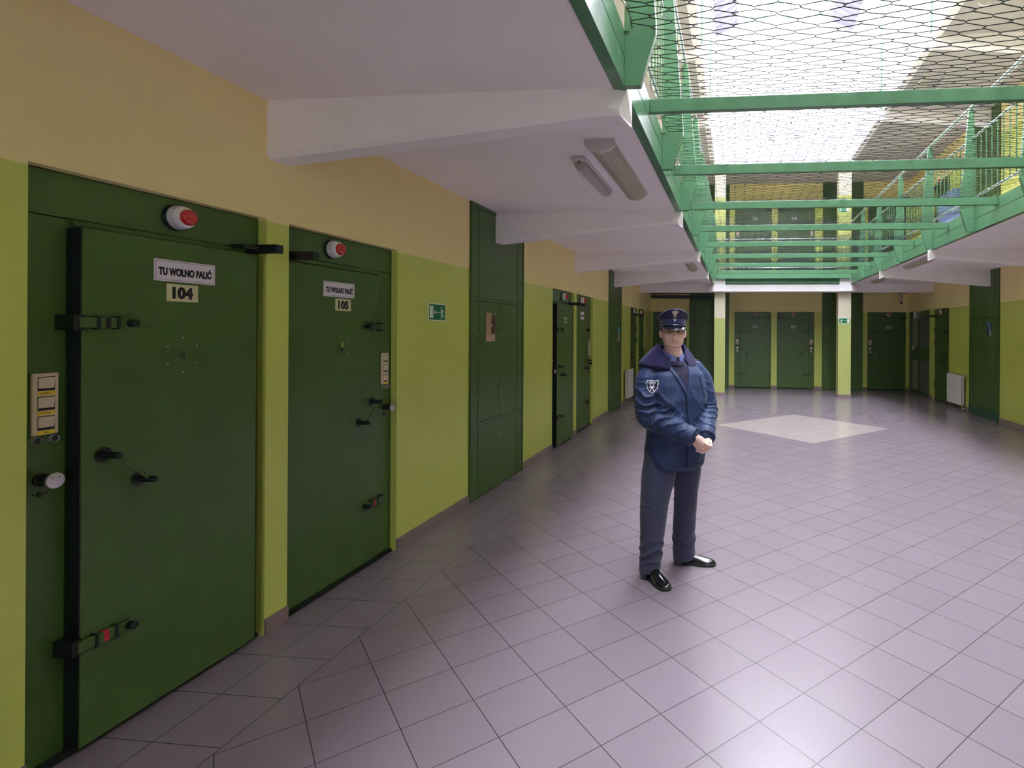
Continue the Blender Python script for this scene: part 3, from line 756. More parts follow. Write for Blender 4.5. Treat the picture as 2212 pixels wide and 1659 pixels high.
# ------------------------------------------------------------------ radiators
def radiator(loc, rz, wd, label):
    o = empty('radiator', loc, rz); tag(o, label, 'radiator', 'white panel radiators')
    h = .645
    MB().box(0, wd, -.085, -.065, .0, h).build('front_panel', M_RAD, o, bevel=.005)
    MB().box(.01, wd-.01, -.06, -.035, .02, h-.02).build('convector', mat('convector_grey', (.30, .29, .30), .6), o)
    m = MB(); m.box(0, .005, -.085, -.03, .02, h); m.box(wd-.005, wd, -.085, -.03, .02, h); m.build('side_cover', M_RAD, o)
    m = MB()
    for i in range(int(wd/.02)-1): m.box(.012+i*.02, .020+i*.02, -.083, -.032, h-.004, h)
    m.build('top_grille', M_RAD, o)
    m = MB(); m.box(.15, .19, -.035, 0, .1, h-.1); m.box(wd-.19, wd-.15, -.035, 0, .1, h-.1); m.build('bracket', M_RAD, o)
    m = MB(); m.cyl((wd-.03, -.05, -.0), (wd-.03, -.05, -.07), .012, 10); m.cyl((wd-.03, -.05, -.07), (wd-.03, 0, -.07), .012, 10); m.build('valve_pipe', M_CHROME, o, smooth=True)
    return o
radiator((XL+.013, 12.55, .125), PI/2, .72, 'white panel radiator at the far end of the left wall, beside the officer')
radiator((XR-.013, 13.46, .105), -PI/2, .84, 'white panel radiator on the right wall beside the green service panel')

# ------------------------------------------------------------------ ceiling lamps
def strip_lamp(x, y0, y1, z, wd, label):
    o = empty('fluorescent_lamp', (x, y0, z)); tag(o, label, 'ceiling lamp', 'ribbed fluorescent lamps under the galleries'); L = y1-y0
    hh = .085; h = wd/2
    prof = [(-h, 0), (-h, -.030), (-h*.92, -.045), (-h*.6, -.070), (0, -hh), (h*.6, -.070), (h*.92, -.045), (h, -.030), (h, 0)]
    for a, b in ((0, .035), (L-.035, L)): MB().prism(prof, 'y', a, b).build('end_cap', M_LAMPW, o)
    MB().prism([(-h+.004, -.001), (-h+.004, -.022), (h-.004, -.022), (h-.004, -.001)], 'y', .035, L-.035).build('housing', M_LAMPW, o)
    m = MB(); n_ = 26; P = []
    for i in range(n_+1):
        t = -1+2*i/n_; zz = -hh+.004+(abs(t)**2.4)*(hh-.030); P.append((t*(h-.006), zz-.0025*(i % 2)))
    m.prism(P[::-1]+[(-h+.008, -.020), (h-.008, -.020)][::1], 'y', .035, L-.035); m.build('diffuser', M_DIFF, o)
    return o
def emergency_lamp(x, y0, y1, z, label):
    o = empty('emergency_lamp', (x, y0, z)); tag(o, label, 'emergency lamp'); L = y1-y0; h = .052
    MB().box(-h, h, .0, L, -.030, 0).build('housing', M_LAMPW, o, bevel=.008)
    m = MB(); m.prism([(-h*.95, -.028), (-h*.8, -.060), (-h*.45, -.078), (h*.45, -.078), (h*.8, -.060), (h*.95, -.028)], 'y', .06, L-.02); m.build('clear_cover', M_CLEAR, o, bevel=.006)
    m = MB()
    for i in range(5): m.box(-.032+i*.015, -.027+i*.015, .09, L-.05, -.081, -.078)
    m.build('cover_rib', M_LAMPW, o)
    MB().lathe([(.012, -.029), (.012, -.034)], (0, .03, 0), axis='z', n=12).build('test_button', M_BLACK, o)
    return o
strip_lamp(-.885, 3.55, 4.92, ZC, .20, 'long ribbed fluorescent lamp under the near left gallery')
emergency_lamp(-1.12, 3.88, 4.78, ZC, 'small clear emergency lamp beside the near fluorescent lamp')
strip_lamp(-.83, 9.55, 10.85, ZC, .20, 'ribbed fluorescent lamp farther along under the left gallery')
strip_lamp(3.12, 9.3, 10.65, ZC, .20, 'ribbed fluorescent lamp under the right gallery')
strip_lamp(3.25, 12.5, 13.7, ZC, .20, 'fluorescent lamp at the far end under the right gallery')
for y, t in ((6.55, 'nearer'), (9.6, 'farther')):
    strip_lamp(3.22, y, y+1.2, ZC+STOREY, .18, '%s fluorescent lamp on the upper right ceiling seen through the netting' % t)
    emergency_lamp(3.5, y+.15, y+.95, ZC+STOREY, '%s slim lamp beside the upper right fluorescent lamp' % t)

# ------------------------------------------------------------------ security camera, duct, small vents
o = empty('security_camera', (4.50, 15.9, ZC)); tag(o, 'beige security camera hanging under the soffit in the right far corner', 'security camera')
MB().lathe([(.05, 0), (.05, -.02), (.02, -.04)], axis='z', n=20).build('mount', M_PLAST, o, smooth=True)
MB().cyl((0, 0, -.02), (0, 0, -.16), .018, 12).build('arm', M_PLAST, o, smooth=True)
m = MB(); m.box(-.05, .05, -.24, .16, -.06, .05); c = m.build('housing', M_PLAST, o, bevel=.012); c.location = (-.02, 0, -.23); c.rotation_euler = (math.radians(48), 0, math.radians(-12))
m = MB(); m.cyl((0, -.24, -.005), (0, -.26, -.005), .032, 20); q = m.build('lens', M_BLACK, c, smooth=True)
MB().tube([(0, .1, -.12), (.12, .15, -.16), (.22, .3, -.12), (.26, .5, -.02)], .008).build('cable', M_BLACK, o, smooth=True)
m = MB(); m.tube([(XL+.05, 16.45, 2.69), (-1.6, 15.9, 2.65), (-.62, 15.2, 2.585)], .05, 14); m.tube([(XL+.05, 16.30, 2.78), (-1.6, 15.8, 2.76), (-.62, 15.1, 2.70)], .035, 12)
tag(m.build('duct_pipe', M_PIPE2, smooth=True), 'dark grey pipes running under the soffit behind the left pillar', 'pipe')
for x, t in ((.86, 'left'), (1.50, 'right')):
    o = MB().box(x-.07, x+.07, VF-.05, VF, 6.58, 6.80).build('vent_box', M_FLASH, bevel=.006); tag(o, '%s of the two small grey boxes on the white end wall' % t, 'vent', 'small boxes on the white end wall')
o = MB().box(VR-.06, VR, 9.75, 9.9, 6.45, 6.75).build('wall_lamp', M_FLASH, bevel=.01); tag(o, 'small grey fitting on the white upper right wall', 'wall fitting')
o = MB().box(XL+.001, XL+.03, 15.75, 15.84, 1.62, 1.72).build('wall_button', M_PLAST, bevel=.006); tag(o, 'small pale wall box beside the last left door', 'wall box')

# ================================================================== gallery edge beams, posts, railings, cross bars, netting
FINY = [-.10+1.45*i for i in range(0, 11)]     # posts: every other one stands on a concrete beam
FINY = [y for y in FINY if y < 14.2]
def mirx(side): return (lambda x: VL+x) if side == 'l' else (lambda x: VR-x)      # x = distance into the void
for side in 'lr':
    X = mirx(side); nm = 'left' if side == 'l' else 'right'
    o = empty('edge_beam', (0, 0, 0)); tag(o, 'long green steel edge beam of the %s gallery' % nm, 'steel beam')
    m = MB()
    def b(x0, x1, y0, y1, z0, z1): m.box(min(X(x0), X(x1)), max(X(x0), X(x1)), y0, y1, z0, z1)
    b(-.012, 0, VS, 14.46, 2.905, 3.040); m.build('web_plate', M_STEEL, o)
    m = MB(); b(-.012, .001, VS, 14.46, 3.045, ZF2+.004); m.build('upper_plate', M_STEEL, o)
    m = MB(); b(-.06, 0, VS, 14.46, 2.890, 2.905)
    m.build('bottom_flange', M_STEEL, o)
    # posts
    zt = ZF2+1.22
    for i, y in enumerate(FINY):
        prof = [(0, 2.892), (.080, 2.892), (.158, ZF2-.01), (.158, ZF2+.04), (.066, zt-.03), (.058, zt-.008), (.040, zt), (.02, zt-.006), (0, zt-.04)]
        t = .042
        m = MB().prism([(X(p[0]), p[1]) for p in prof], 'y', y-t/2, y+t/2)
        q = m.build('railing_post', M_STEEL, bevel=.003)
        tag(q, 'tapered green steel railing post, %s from the near end of the %s gallery' % (ORD[i], nm), 'railing post', 'tapered posts of the gallery railings')
    # handrail
    h = MB().cyl((X(.03), FINY[0]-.1, zt+.02), (X(.03), 14.45, zt+.02), .021, 14)
    for y in FINY: h.cyl((X(.03), y, zt-.02), (X(.03), y, zt+.01), .008, 8)
    tag(h.build('handrail', M_PIPE, smooth=True), 'tubular handrail along the %s gallery' % nm, 'handrail')
    # panels of balusters
    for i in range(len(FINY)-1):
        y0, y1 = FINY[i]+.0215, FINY[i+1]-.0215
        if y1 < 2.0: continue
        r = empty('baluster_railing', (X(.012), y0, ZF2)); tag(r, 'green baluster railing section, %s from the near end of the %s gallery' % (ORD[i], nm), 'railing', 'baluster railing sections of the galleries')
        L = y1-y0
        MB().cyl((0, 0, .865), (0, L, .865), .014, 10).build('mid_rail', M_PIPE, r, smooth=True)
        for e0 in (0, L-.006): MB().box(-.012, .012, e0, e0+.006, 0, .88).build('end_bracket', M_STEEL, r)
        MB().cyl((0, 0, .135), (0, L, .135), .014, 10).build('bottom_rail', M_PIPE, r, smooth=True)
        nb = 10
        proto = None
        for k in range(nb):
            yb = L*(k+.5)/nb
            if proto is None:
                proto = MB().cyl((0, 0, .14), (0, 0, .86), .0068, 8).build('baluster', M_STEEL, r, smooth=True); c = proto
            else: c = proto.copy(); COL.objects.link(c); c.parent = r
            c.location = (0, yb, 0)
# far edge of the void
o = empty('edge_beam', (0, 0, 0)); tag(o, 'green steel edge beam of the far gallery under the netting', 'steel beam')
MB().box(VL+.02, VR-.02, 14.40, 14.46, 3.02, 3.19).build('web_plate', M_STEEL, o); MB().box(-.285, 2.585, 14.47, 14.50, 2.90, 3.06).build('lower_plate', M_STEEL, o)
MB().box(VL+.02, VR-.02, 14.36, 14.40, 3.02, 3.035).build('bottom_flange', M_STEEL, o)
zt = ZF2+1.22
r = empty('baluster_railing', (VL+.05, 14.45, ZF2)); tag(r, 'green railing across the far gallery between the pillars', 'railing')
L = VR-VL-.1
MB().box(-.05, 0, -.012, .012, 0, .88).build('end_bracket', M_STEEL, r); MB().box(L, L+.05, -.012, .012, 0, .88).build('end_bracket', M_STEEL, r)
MB().cyl((0, 0, .865), (L, 0, .865), .014, 10).build('mid_rail', M_PIPE, r, smooth=True); MB().cyl((0, 0, .135), (L, 0, .135), .014, 10).build('bottom_rail', M_PIPE, r, smooth=True)
proto = None
for k in range(26):
    if proto is None: proto = MB().cyl((0, 0, .14), (0, 0, .86), .0068, 8).build('baluster', M_STEEL, r, smooth=True); c = proto
    else: c = proto.copy(); COL.objects.link(c); c.parent = r
    c.location = (L*(k+.5)/26, 0, 0)

BARY = [.72+1.45*i for i in range(0, 10)]
for i, y in enumerate(BARY):
    m = MB().box(VL+.002, VR-.002, y-.025, y+.025, 3.080, 3.163)
    tag(m.build('cross_bar', M_STEEL, bevel=.003), 'green steel bar spanning the void under the netting, %s from the near end' % ORD[i], 'steel bar', 'green cross bars spanning the void')

# chain-link netting: every wire is a zigzag of its own, hooked into its neighbours
def netting():
    m = MB(); p = .1005; x0, x1 = VL+.045, VR-.045; y0, y1 = .80, 14.3; n = int((x1-x0)/p); ny = int((y1-y0)/(p/2))
    rnd = random.Random(3)
    def sag(x, y):
        ph = ((y-BARY[0]) % 1.45)/1.45
        return 3.176-.034*max(0, math.sin(PI*ph))**.6*max(0, math.sin(PI*(x-x0)/(x1-x0)))**.5+(.008*math.sin(x*5.1+y*3.3))*math.sin(PI*ph)**2
    for i in range(n):
        xa = x0+p*i; pts = []
        for j in range(ny+1):
            y = y0+j*p/2; s = (j+i) % 2
            # hooks: overlap the neighbouring wire a little and dip round it
            xx = xa-(.005) if s == 0 else xa+p+.005
            jx = .004*math.sin(i*1.7+j*.9); jy = .004*math.cos(i*.8+j*1.3)
            d = 1 if s else -1
            zz = sag(min(max(xx, x0), x1), y)
            pts.append((xx-d*.009+jx, y-.0045+jy, zz+.004)); pts.append((xx+jx, y+jy, zz+.000)); pts.append((xx-d*.009+jx, y+.0045+jy, zz-.004))
        run = []                                     # the wires stop either side of the posts
        for q in pts+[None]:
            if q is None or ((q[0] < VL+.172 or q[0] > VR-.172) and any(abs(q[1]-fy) < .032 for fy in FINY)):
                if len(run) > 1: m.tube(run, .0027, 4)
                run = []
            else: run.append(q)
    # selvage wire laced along each side
    for xx in (x0-.008, x1+.008):
        for fa, fb in zip(FINY, FINY[1:]):
            if fb > y0: m.tube([(xx+.012*math.sin(j*1.1+fa*3), max(fa, y0)+.035+j*.0862, 3.180+.006*math.sin(j*2.3)) for j in range(int((fb-max(fa, y0)-.07)/.0862)+1)], .0026, 5)
    for y in BARY:
        m.tube([(x0+k*.1, y+.028+.006*math.sin(k*1.3), 3.178+.003*math.sin(k*2.1)) for k in range(int((x1-x0)/.1)+1)], .0026, 5)
    o = m.build('wire_netting', M_WIRE, fix=False); tag(o, 'chain-link wire netting stretched over the void on green cross bars', 'wire netting')
netting()
# stray laundry behind the far right balusters
def cloth(loc, sz, col, label, cat, nm):
    m = MB(); nx, nz = 14, 16; vs = []; fs = []
    for s in (0, 1):
        for i in range(nx+1):
            for j in range(nz+1):
                u, v = i/nx, j/nz
                vs.append(((s*2-1)*(.05+.03*math.sin(u*17+v*2)), (u-.5)*sz[0]*(1-.15*v), v*sz[1]))
    k = (nx+1)*(nz+1)
    for s in (0, 1):
        for i in range(nx):
            for j in range(nz):
                a = s*k+i*(nz+1)+j; f = (a, a+nz+1, a+nz+2, a+1); fs.append(f if s else f[::-1])
    edge = [i*(nz+1) for i in range(nx+1)]+[nx*(nz+1)+j for j in range(1, nz+1)]+[i*(nz+1)+nz for i in range(nx-1, -1, -1)]+[j for j in range(nz-1, 0, -1)]
    for i in range(len(edge)): a, b_ = edge[i], edge[(i+1) % len(edge)]; fs.append((a, b_, b_+k, a+k))
    m.add(vs, fs); o = m.build(nm, mat(nm+'_cloth', col, .9), smooth=True); o.location = loc; tag(o, label, cat); return o
cloth((3.7, 10.3, ZF2), (.9, .95), (.10, .14, .24), 'grey-blue blanket hung upright behind the balusters of the upper right gallery', 'blanket', 'blanket')

# ================================================================== the officer
from mathutils.bvhtree import BVHTree
from mathutils import noise as mnoise
PB = Vector((-0.42, 3.86, 0.0))
TH = math.radians(36); Fv = Vector((math.sin(TH), -math.cos(TH), 0)); Lv = Vector((math.cos(TH), math.sin(TH), 0)); Zv = Vector((0, 0, 1))
HTH = math.radians(13); Fh = Vector((math.sin(HTH), -math.cos(HTH), 0)); Lh = Vector((math.cos(HTH), math.sin(HTH), 0))
V3 = lambda *a: Vector(a)
def body_pt(l, f, z): return PB+Lv*l+Fv*f+Zv*z

def loft(m, secs, n=28, p=2.0, cap=True):
    "secs: (centre, half-width vector, half-depth vector[, exponent])"
    vs = []; fs = []
    for s in secs:
        c, a, b = s[0], s[1], s[2]; e = s[3] if len(s) > 3 else p
        for i in range(n):
            t = 2*PI*i/n; ct, st = math.cos(t), math.sin(t)
            vs.append(c+a*(math.copysign(abs(ct)**(2/e), ct))+b*(math.copysign(abs(st)**(2/e), st)))
    for k in range(len(secs)-1):
        for i in range(n): fs.append((k*n+i, k*n+(i+1) % n, (k+1)*n+(i+1) % n, (k+1)*n+i))
    if cap: fs += [list(range(n))[::-1], list(range((len(secs)-1)*n, len(secs)*n))]
    m.add(vs, fs)
def limb(m, pts, radii, n=20, flat=1.0, ref=None, ends=True):
    "a tapering round limb through the points with rounded ends"
    P = [Vector(q) for q in pts]; secs = []
    R = list(radii)
    def fr(d):
        r = ref or Zv
        a = d.cross(r)
        if a.length < 1e-3: a = d.cross(Vector((1, 0, 0)))
        a.normalize(); b = a.cross(d).normalized(); return a, b
    # Catmull-Rom resampling
    Q = []; RR = []
    N = len(P)
    for i in range(N-1):
        p0 = P[max(i-1, 0)]; p1 = P[i]; p2 = P[i+1]; p3 = P[min(i+2, N-1)]
        for j in range(6):
            t = j/6; Q.append(.5*((2*p1)+(p2-p0)*t+(2*p0-5*p1+4*p2-p3)*t*t+(3*p1-p0-3*p2+p3)*t**3)); RR.append(R[i]+(R[i+1]-R[i])*(t*t*(3-2*t)))
    Q.append(P[-1]); RR.append(R[-1])
    M = len(Q)
    for i in range(M):
        d = (Q[min(i+1, M-1)]-Q[max(i-1, 0)]).normalized(); a, b = fr(d)
        if i == 0 and ends:
            for k in (.25, .6, .87): secs.append((Q[0]-d*RR[0]*math.sqrt(1-k*k), a*RR[0]*k, b*RR[0]*k*flat))
        secs.append((Q[i], a*RR[i], b*RR[i]*flat))
        if i == M-1 and ends:
            for k in (.87, .6, .25): secs.append((Q[i]+d*RR[i]*math.sqrt(1-k*k), a*RR[i]*k, b*RR[i]*k*flat))
    loft(m, secs, n)
def ell(m, c, a, b, d, n=20, k=12):
    "ellipsoid with half-axis vectors a, b, d"
    secs = []
    for i in range(1, k):
        t = -PI/2+PI*i/k; secs.append((Vector(c)+Vector(d)*math.sin(t), Vector(a)*math.cos(t), Vector(b)*math.cos(t)))
    loft(m, secs, n)
def bake(m, voxel, smooth=3, name='tmp', factor=.5):
    "union of the overlapping volumes as one continuous surface"
    o = m.build(name, [])
    r = o.modifiers.new('r', 'REMESH'); r.mode = 'VOXEL'; r.voxel_size = voxel; r.use_smooth_shade = True
    if smooth: s = o.modifiers.new('s', 'SMOOTH'); s.iterations = smooth; s.factor = factor
    dg = bpy.context.evaluated_depsgraph_get(); dg.update()
    me = bpy.data.meshes.new_from_object(o.evaluated_get(dg)); old = o.data; bpy.data.objects.remove(o); bpy.data.meshes.remove(old)
    return me
def resmooth(me, it):
    o = bpy.data.objects.new('tmp', me); COL.objects.link(o); s = o.modifiers.new('s', 'SMOOTH'); s.iterations = it; s.factor = .5
    dg = bpy.context.evaluated_depsgraph_get(); dg.update(); n = bpy.data.meshes.new_from_object(o.evaluated_get(dg)); bpy.data.objects.remove(o); bpy.data.meshes.remove(me); return n
def coords(me): a = np.empty(len(me.vertices)*3); me.vertices.foreach_get('co', a); return a.reshape(-1, 3)
def setco(me, a): me.vertices.foreach_set('co', a.ravel()); me.update()
def normals(me): a = np.empty(len(me.vertices)*3); me.vertex_normals.foreach_get('vector', a); return a.reshape(-1, 3)
def finish(me, name, mats, parent=None):
    a = coords(me); a -= np.array(PB); setco(me, a)
    me.materials.clear()
    for q in (mats if isinstance(mats, (list, tuple)) else [mats]): me.materials.append(q)
    me.name = name; o = bpy.data.objects.new(name, me); COL.objects.link(o)
    me.polygons.foreach_set('use_smooth', [True]*len(me.polygons))
    if parent is not None: o.parent = parent
    else: o.location = PB
    return o
def fin_mb(m, name, mats, parent, smooth=True, bevel=0):
    m.v = [tuple(Vector(p)-PB) for p in m.v]; return m.build(name, mats, parent, smooth=smooth, bevel=bevel)

M_SKIN = bpy.data.materials.new('skin'); M_SKIN.use_nodes = True
_b = M_SKIN.node_tree.nodes['Principled BSDF']; _k = NT(M_SKIN); _tc = M_SKIN.node_tree.nodes.new('ShaderNodeTexCoord')
M_SKIN.node_tree.links.new(_k.mix(_k.noise(_tc.outputs['Object'], 26, 4), (.70, .42, .345), (.88, .61, .53)), _b.inputs['Base Color'])
_b.inputs['Roughness'].default_value = .5; _b.inputs['Subsurface Weight'].default_value = .12; _b.inputs['Subsurface Radius'].default_value = (.012, .005, .003)
M_LIP = mat('lips', (.20, .065, .055), .6); M_BROW = mat('brow_hair', (.16, .11, .085), .8); M_HAIR = mat('grey_hair', (.20, .15, .12), .8, noise=.3, nscale=120, bump=.4, bscale=400)
def cloth_mat(name, c, rough=.75, weave=900, bump=.15, sheen=.15, noise=.06, spec=.3):
    m = mat(name, c, rough, spec, noise=noise, nscale=14, bump=bump, bscale=weave, sheen=sheen); return m
M_JACK = cloth_mat('jacket_nylon', (.015, .032, .095), .58, 700, .10, .1, spec=.35); M_FLEECE = cloth_mat('hood_fleece', (.015, .012, .058), .95, 900, .35, .1)
M_TROU = cloth_mat('trouser_wool', (.042, .046, .092), .85, 800, .2, .2); M_SWEAT = cloth_mat('sweater_knit', (.013, .011, .034), .95, 700, .3, .2)
M_SHIRT = cloth_mat('shirt_cotton', (.10, .12, .33), .8, 900, .1); M_TIE = mat('tie_black', (.008, .008, .02), .5)
M_CAP = cloth_mat('cap_cloth', (.020, .022, .060), .85, 700, .2, .2); M_BAND = cloth_mat('cap_band', (.004, .010, .075), .7, 500, .3, .4)
M_VISOR = mat('visor_patent', (.006, .008, .018), .10, .7, coat=1.0); M_SHOE = mat('shoe_leather', (.006, .006, .008), .16, .6, coat=.5); M_SOLE = mat('shoe_sole', (.010, .010, .012), .6)
M_BADGE = mat('badge_metal', (.50, .44, .33), .4, .6, metal=.6); M_THREAD = mat('white_thread', (.72, .70, .78), .8); M_PATCH = mat('patch_navy', (.010, .010, .030), .8)
M_PIPING = mat('cap_piping', (.12, .12, .20), .7)

# --- body: one continuous surface -------------------------------------------------
HC = V3(-0.430, 3.832, 1.655)            # head centre, between the ears
def H(l, f, z): return HC+Lh*(l*1.06)+Fh*f+Zv*(z*.84 if z < 0 else z)
bm = MB()
# skull and face
ell(bm, H(0, -.018, .045), Lh*.076, Fh*.098, Zv*.092)
loft(bm, [(H(0, .012, -.122), Lh*.026, Fh*.030), (H(0, .018, -.115), Lh*.048, Fh*.055), (H(0, .012, -.098), Lh*.063, Fh*.068), (H(0, .008, -.07), Lh*.0715, Fh*.076), (H(0, .004, -.035), Lh*.0735, Fh*.084),
          (H(0, 0, 0), Lh*.077, Fh*.089), (H(0, -.004, .04), Lh*.078, Fh*.094), (H(0, -.01, .07), Lh*.072, Fh*.090)], 32, 2.25)
ell(bm, H(0, .066, -.108), Lh*.022, Fh*.014, Zv*.012)                    # chin
for s in (-1, 1):
    ell(bm, H(s*.043, .052, -.032), Lh*.024, Fh*.026, Zv*.024)           # cheekbones
    ell(bm, H(s*.031, .080, .026), Lh*.026, Fh*.014, Zv*.009)            # brow ridge
    ell(bm, H(s*.013, .088, -.052), Lh*.0085, Fh*.010, Zv*.008)          # nostril wings
    ell(bm, H(s*.024, .076, -.066), Lh*.016, Fh*.014, Zv*.018)           # beside the mouth
    # ears
    ell(bm, H(s*.080, -.014, -.012), Lh*.009+Fh*(-.008*s), Fh*.015, Zv*.024); ell(bm, H(s*.085, -.022, -.004), Lh*.0055, Fh*.009, Zv*.021); ell(bm, H(s*.078, -.008, -.036), Lh*.007, Fh*.009, Zv*.009)
limb(bm, [H(0, .082, .018), H(0, .094, -.012), H(0, .104, -.043)], [.0095, .0105, .0125], 14)      # nose
ell(bm, H(0, .104, -.047), Lh*.0135, Fh*.012, Zv*.0115)
ell(bm, H(0, .083, -.070), Lh*.028, Fh*.013, Zv*.0085); ell(bm, H(0, .081, -.083), Lh*.024, Fh*.013, Zv*.0075)   # lips
# neck and trunk
limb(bm, [H(0, -.022, -.05), H(0, -.026, -.12), body_pt(0, -.01, 1.46), body_pt(0, -.01, 1.40)], [.060, .060, .064, .085], 24)
loft(bm, [(body_pt(0, 0, .80), Lv*.165, Fv*.12), (body_pt(0, .01, .95), Lv*.175, Fv*.125), (body_pt(0, .02, 1.08), Lv*.165, Fv*.12), (body_pt(0, .01, 1.22), Lv*.175, Fv*.12), (body_pt(0, -.01, 1.34), Lv*.175, Fv*.11), (body_pt(0, -.015, 1.41), Lv*.14, Fv*.085), (body_pt(0, -.015, 1.45), Lv*.07, Fv*.06)], 32, 2.3)
# arms
SR, ER, WR = V3(-.585, 3.770, 1.395), V3(-.572, 3.690, 1.100), V3(-.285, 3.617, .985)
SL, EL, WL = V3(-.278, 3.968, 1.385), V3(-.207, 3.925, 1.110), V3(-.196, 3.700, .975)
for a, b, c in ((SR, ER, WR), (SL, EL, WL)): limb(bm, [a, (a+b)/2, b, (b+c)/2, c], [.058, .050, .042, .040, .030], 16)
# legs
HR, KR, AR = body_pt(-.095, 0, .84), V3(-.545, 3.745, .47), V3(-.572, 3.765, .10)
HL, KL, AL = body_pt(.095, 0, .84), V3(-.345, 3.960, .48), V3(-.370, 4.015, .10)
for a, b, c in ((HR, KR, AR), (HL, KL, AL)): limb(bm, [a, (a+b)/2, b, (b*.6+c*.4), c], [.090, .076, .055, .055, .036], 18)
for a, d in ((AR, V3(.60, -.80, 0)), (AL, V3(.995, -.10, 0))): limb(bm, [a-Zv*.03-d*.03, a-Zv*.06+d*.04, a-Zv*.075+d*.15], [.034, .034, .022], 14)

# --- hands: the right hand closed over the left
def fingers(m, base, dirs, lens, rad, n=10):
    p = Vector(base); pts = [p.copy()]; R = [rad]
    for d, l in zip(dirs, lens): p = p+Vector(d).normalized()*l; pts.append(p.copy()); R.append(R[-1]*.93)
    limb(m, pts, R, n)
hd = (WR-ER).normalized()                                # right forearm direction
hand_dir = (hd*.72+V3(.25, -.10, -.58)).normalized(); side = V3(.52, -.35, .60); side = (side-hand_dir*side.dot(hand_dir)).normalized()   # towards the thumb / index side (up)
pn = hand_dir.cross(side).normalized()
if pn.y > 0: pn = -pn                                    # back of the hand faces the camera
W0 = WR+hd*.012
loft(bm, [(W0, side*.029, pn*.021), (W0+hand_dir*.025, side*.036, pn*.018), (W0+hand_dir*.06, side*.043, pn*.0165), (W0+hand_dir*.086, side*.043, pn*.015)], 20, 2.6)
for k, (off, ln) in enumerate(((.033, 1.0), (.011, 1.08), (-.011, 1.0), (-.031, .82))):
    b0 = W0+hand_dir*.080+side*off+pn*.001
    fingers(bm, b0, [hand_dir*.9+side*(off*4)-pn*.25, hand_dir*.25-pn*1.0-side*.08, -hand_dir*.75-pn*.55], [.036*ln, .026*ln, .020*ln], .0098)
fingers(bm, W0+hand_dir*.018+side*.026-pn*.004, [hand_dir*.85+side*.42, hand_dir*1.0-side*.02-pn*.15, hand_dir*.8-side*.30-pn*.45], [.030, .030, .024], .0118)
# left hand, mostly inside the right one
hl = (WL-EL).normalized(); hl2 = (hl*.5+V3(-.30, -.55, -.35)).normalized(); sl = hl2.cross(V3(0, 0, 1)).normalized(); pl_ = hl2.cross(sl).normalized()
W1 = WL+hl*.01
loft(bm, [(W1, sl*.028, pl_*.020), (W1+hl2*.03, sl*.036, pl_*.018), (W1+hl2*.07, sl*.040, pl_*.015)], 20, 2.6)
for off, ln in ((.030, .95), (.010, 1.05), (-.010, 1.0), (-.029, .8)):
    fingers(bm, W1+hl2*.064+sl*off, [hl2*.8-Zv*.3, hl2*.3-Zv*.8, -hl2*.6-Zv*.5], [.034*ln, .024*ln, .018*ln], .0092)
fingers(bm, W1+hl2*.02-sl*.026, [hl2*.6-sl*.7, hl2*.9-Zv*.2], [.03, .03], .010)
me = bake(bm, .0036, 2)
# sculpting by displacement: eye sockets, mouth line, nostrils
a = coords(me); Lh_, Fh_ = np.array(Lh), np.array(Fh); q = a-np.array(HC); l = q@Lh_; f = q@Fh_; z = q[:, 2]
face = f > .045
z = np.where(z < 0, z/.84, z); l = l/1.06
def dent(cl, cz, rl, rz_, amt):
    w_ = np.exp(-(((l-cl)/rl)**2+((z-cz)/rz_)**2))*face; return w_*amt
dd = np.zeros(len(a))
for s in (-1, 1):
    dd -= dent(s*.031, .004, .017, .010, .011); dd += dent(s*.031, -.002, .010, .005, .0045)
    dd -= dent(s*.036, -.052, .008, .018, .003); dd -= dent(s*.030, -.079, .010, .006, .003)
dd -= dent(0, -.0765, .026, .0022, .0045); dd -= dent(0, -.094, .022, .005, .004)
a += dd[:, None]*Fh_; setco(me, a)
body = finish(me, 'person', [M_SKIN, M_LIP, M_BROW]); 
cen = np.empty(len(me.polygons)*3); me.polygons.foreach_get('center', cen); cen = cen.reshape(-1, 3)+np.array(PB)-np.array(HC)
l = cen@Lh_/1.06; f = cen@Fh_; z = cen[:, 2]; z = np.where(z < 0, z/.84, z); mi = np.zeros(len(cen), int)
mi[(f > .06) & (np.abs(np.abs(l)-.032) < .019) & (np.abs(z-.027+.12*(np.abs(l)-.032)) < .0038)] = 2
me.polygons.foreach_set('material_index', mi)
tag(body, 'uniformed man in a navy jacket and peaked cap standing with hands clasped', 'person')

ht = BVHTree.FromPolygons([tuple(v.co) for v in me.vertices], [tuple(p.vertices) for p in me.polygons])
def onface(l, z, out):
    o = H(l, .3, z)-PB; hit = ht.ray_cast(o, -Fh); return (hit[0] if hit[0] else H(l, .08, z)-PB)+Fh*out+PB
mm = MB(); mm.tube([onface(-.028+.056*i/14, -.0755-5.5*(-.028+.056*i/14)**2, .0004) for i in range(15)], [.0006+.0014*math.sin(PI*i/14) for i in range(15)], 6); fin_mb(mm, 'mouth', M_LIP, body)
mm = MB()
for s in (-1, 1): ell(mm, onface(s*.0078, -.0625, -.0005), Lh*.0035, Fh*.0022, Zv*.0022, 10, 6)
fin_mb(mm, 'nostril', M_LIP, body)
# eyes
for s in (-1, 1):
    e = MB(); ell(e, H(s*.031, .066, .003), Lh*.0115, Fh*.0115, Zv*.0075, 16, 10); fin_mb(e, 'eye', mat('eye_white', (.50, .42, .40), .3), body)
    e = MB(); ell(e, H(s*.031, .0765, .003), Lh*.005, Fh*.002, Zv*.005, 12, 8); fin_mb(e, 'iris', mat('eye_dark', (.02, .018, .018), .15), body)
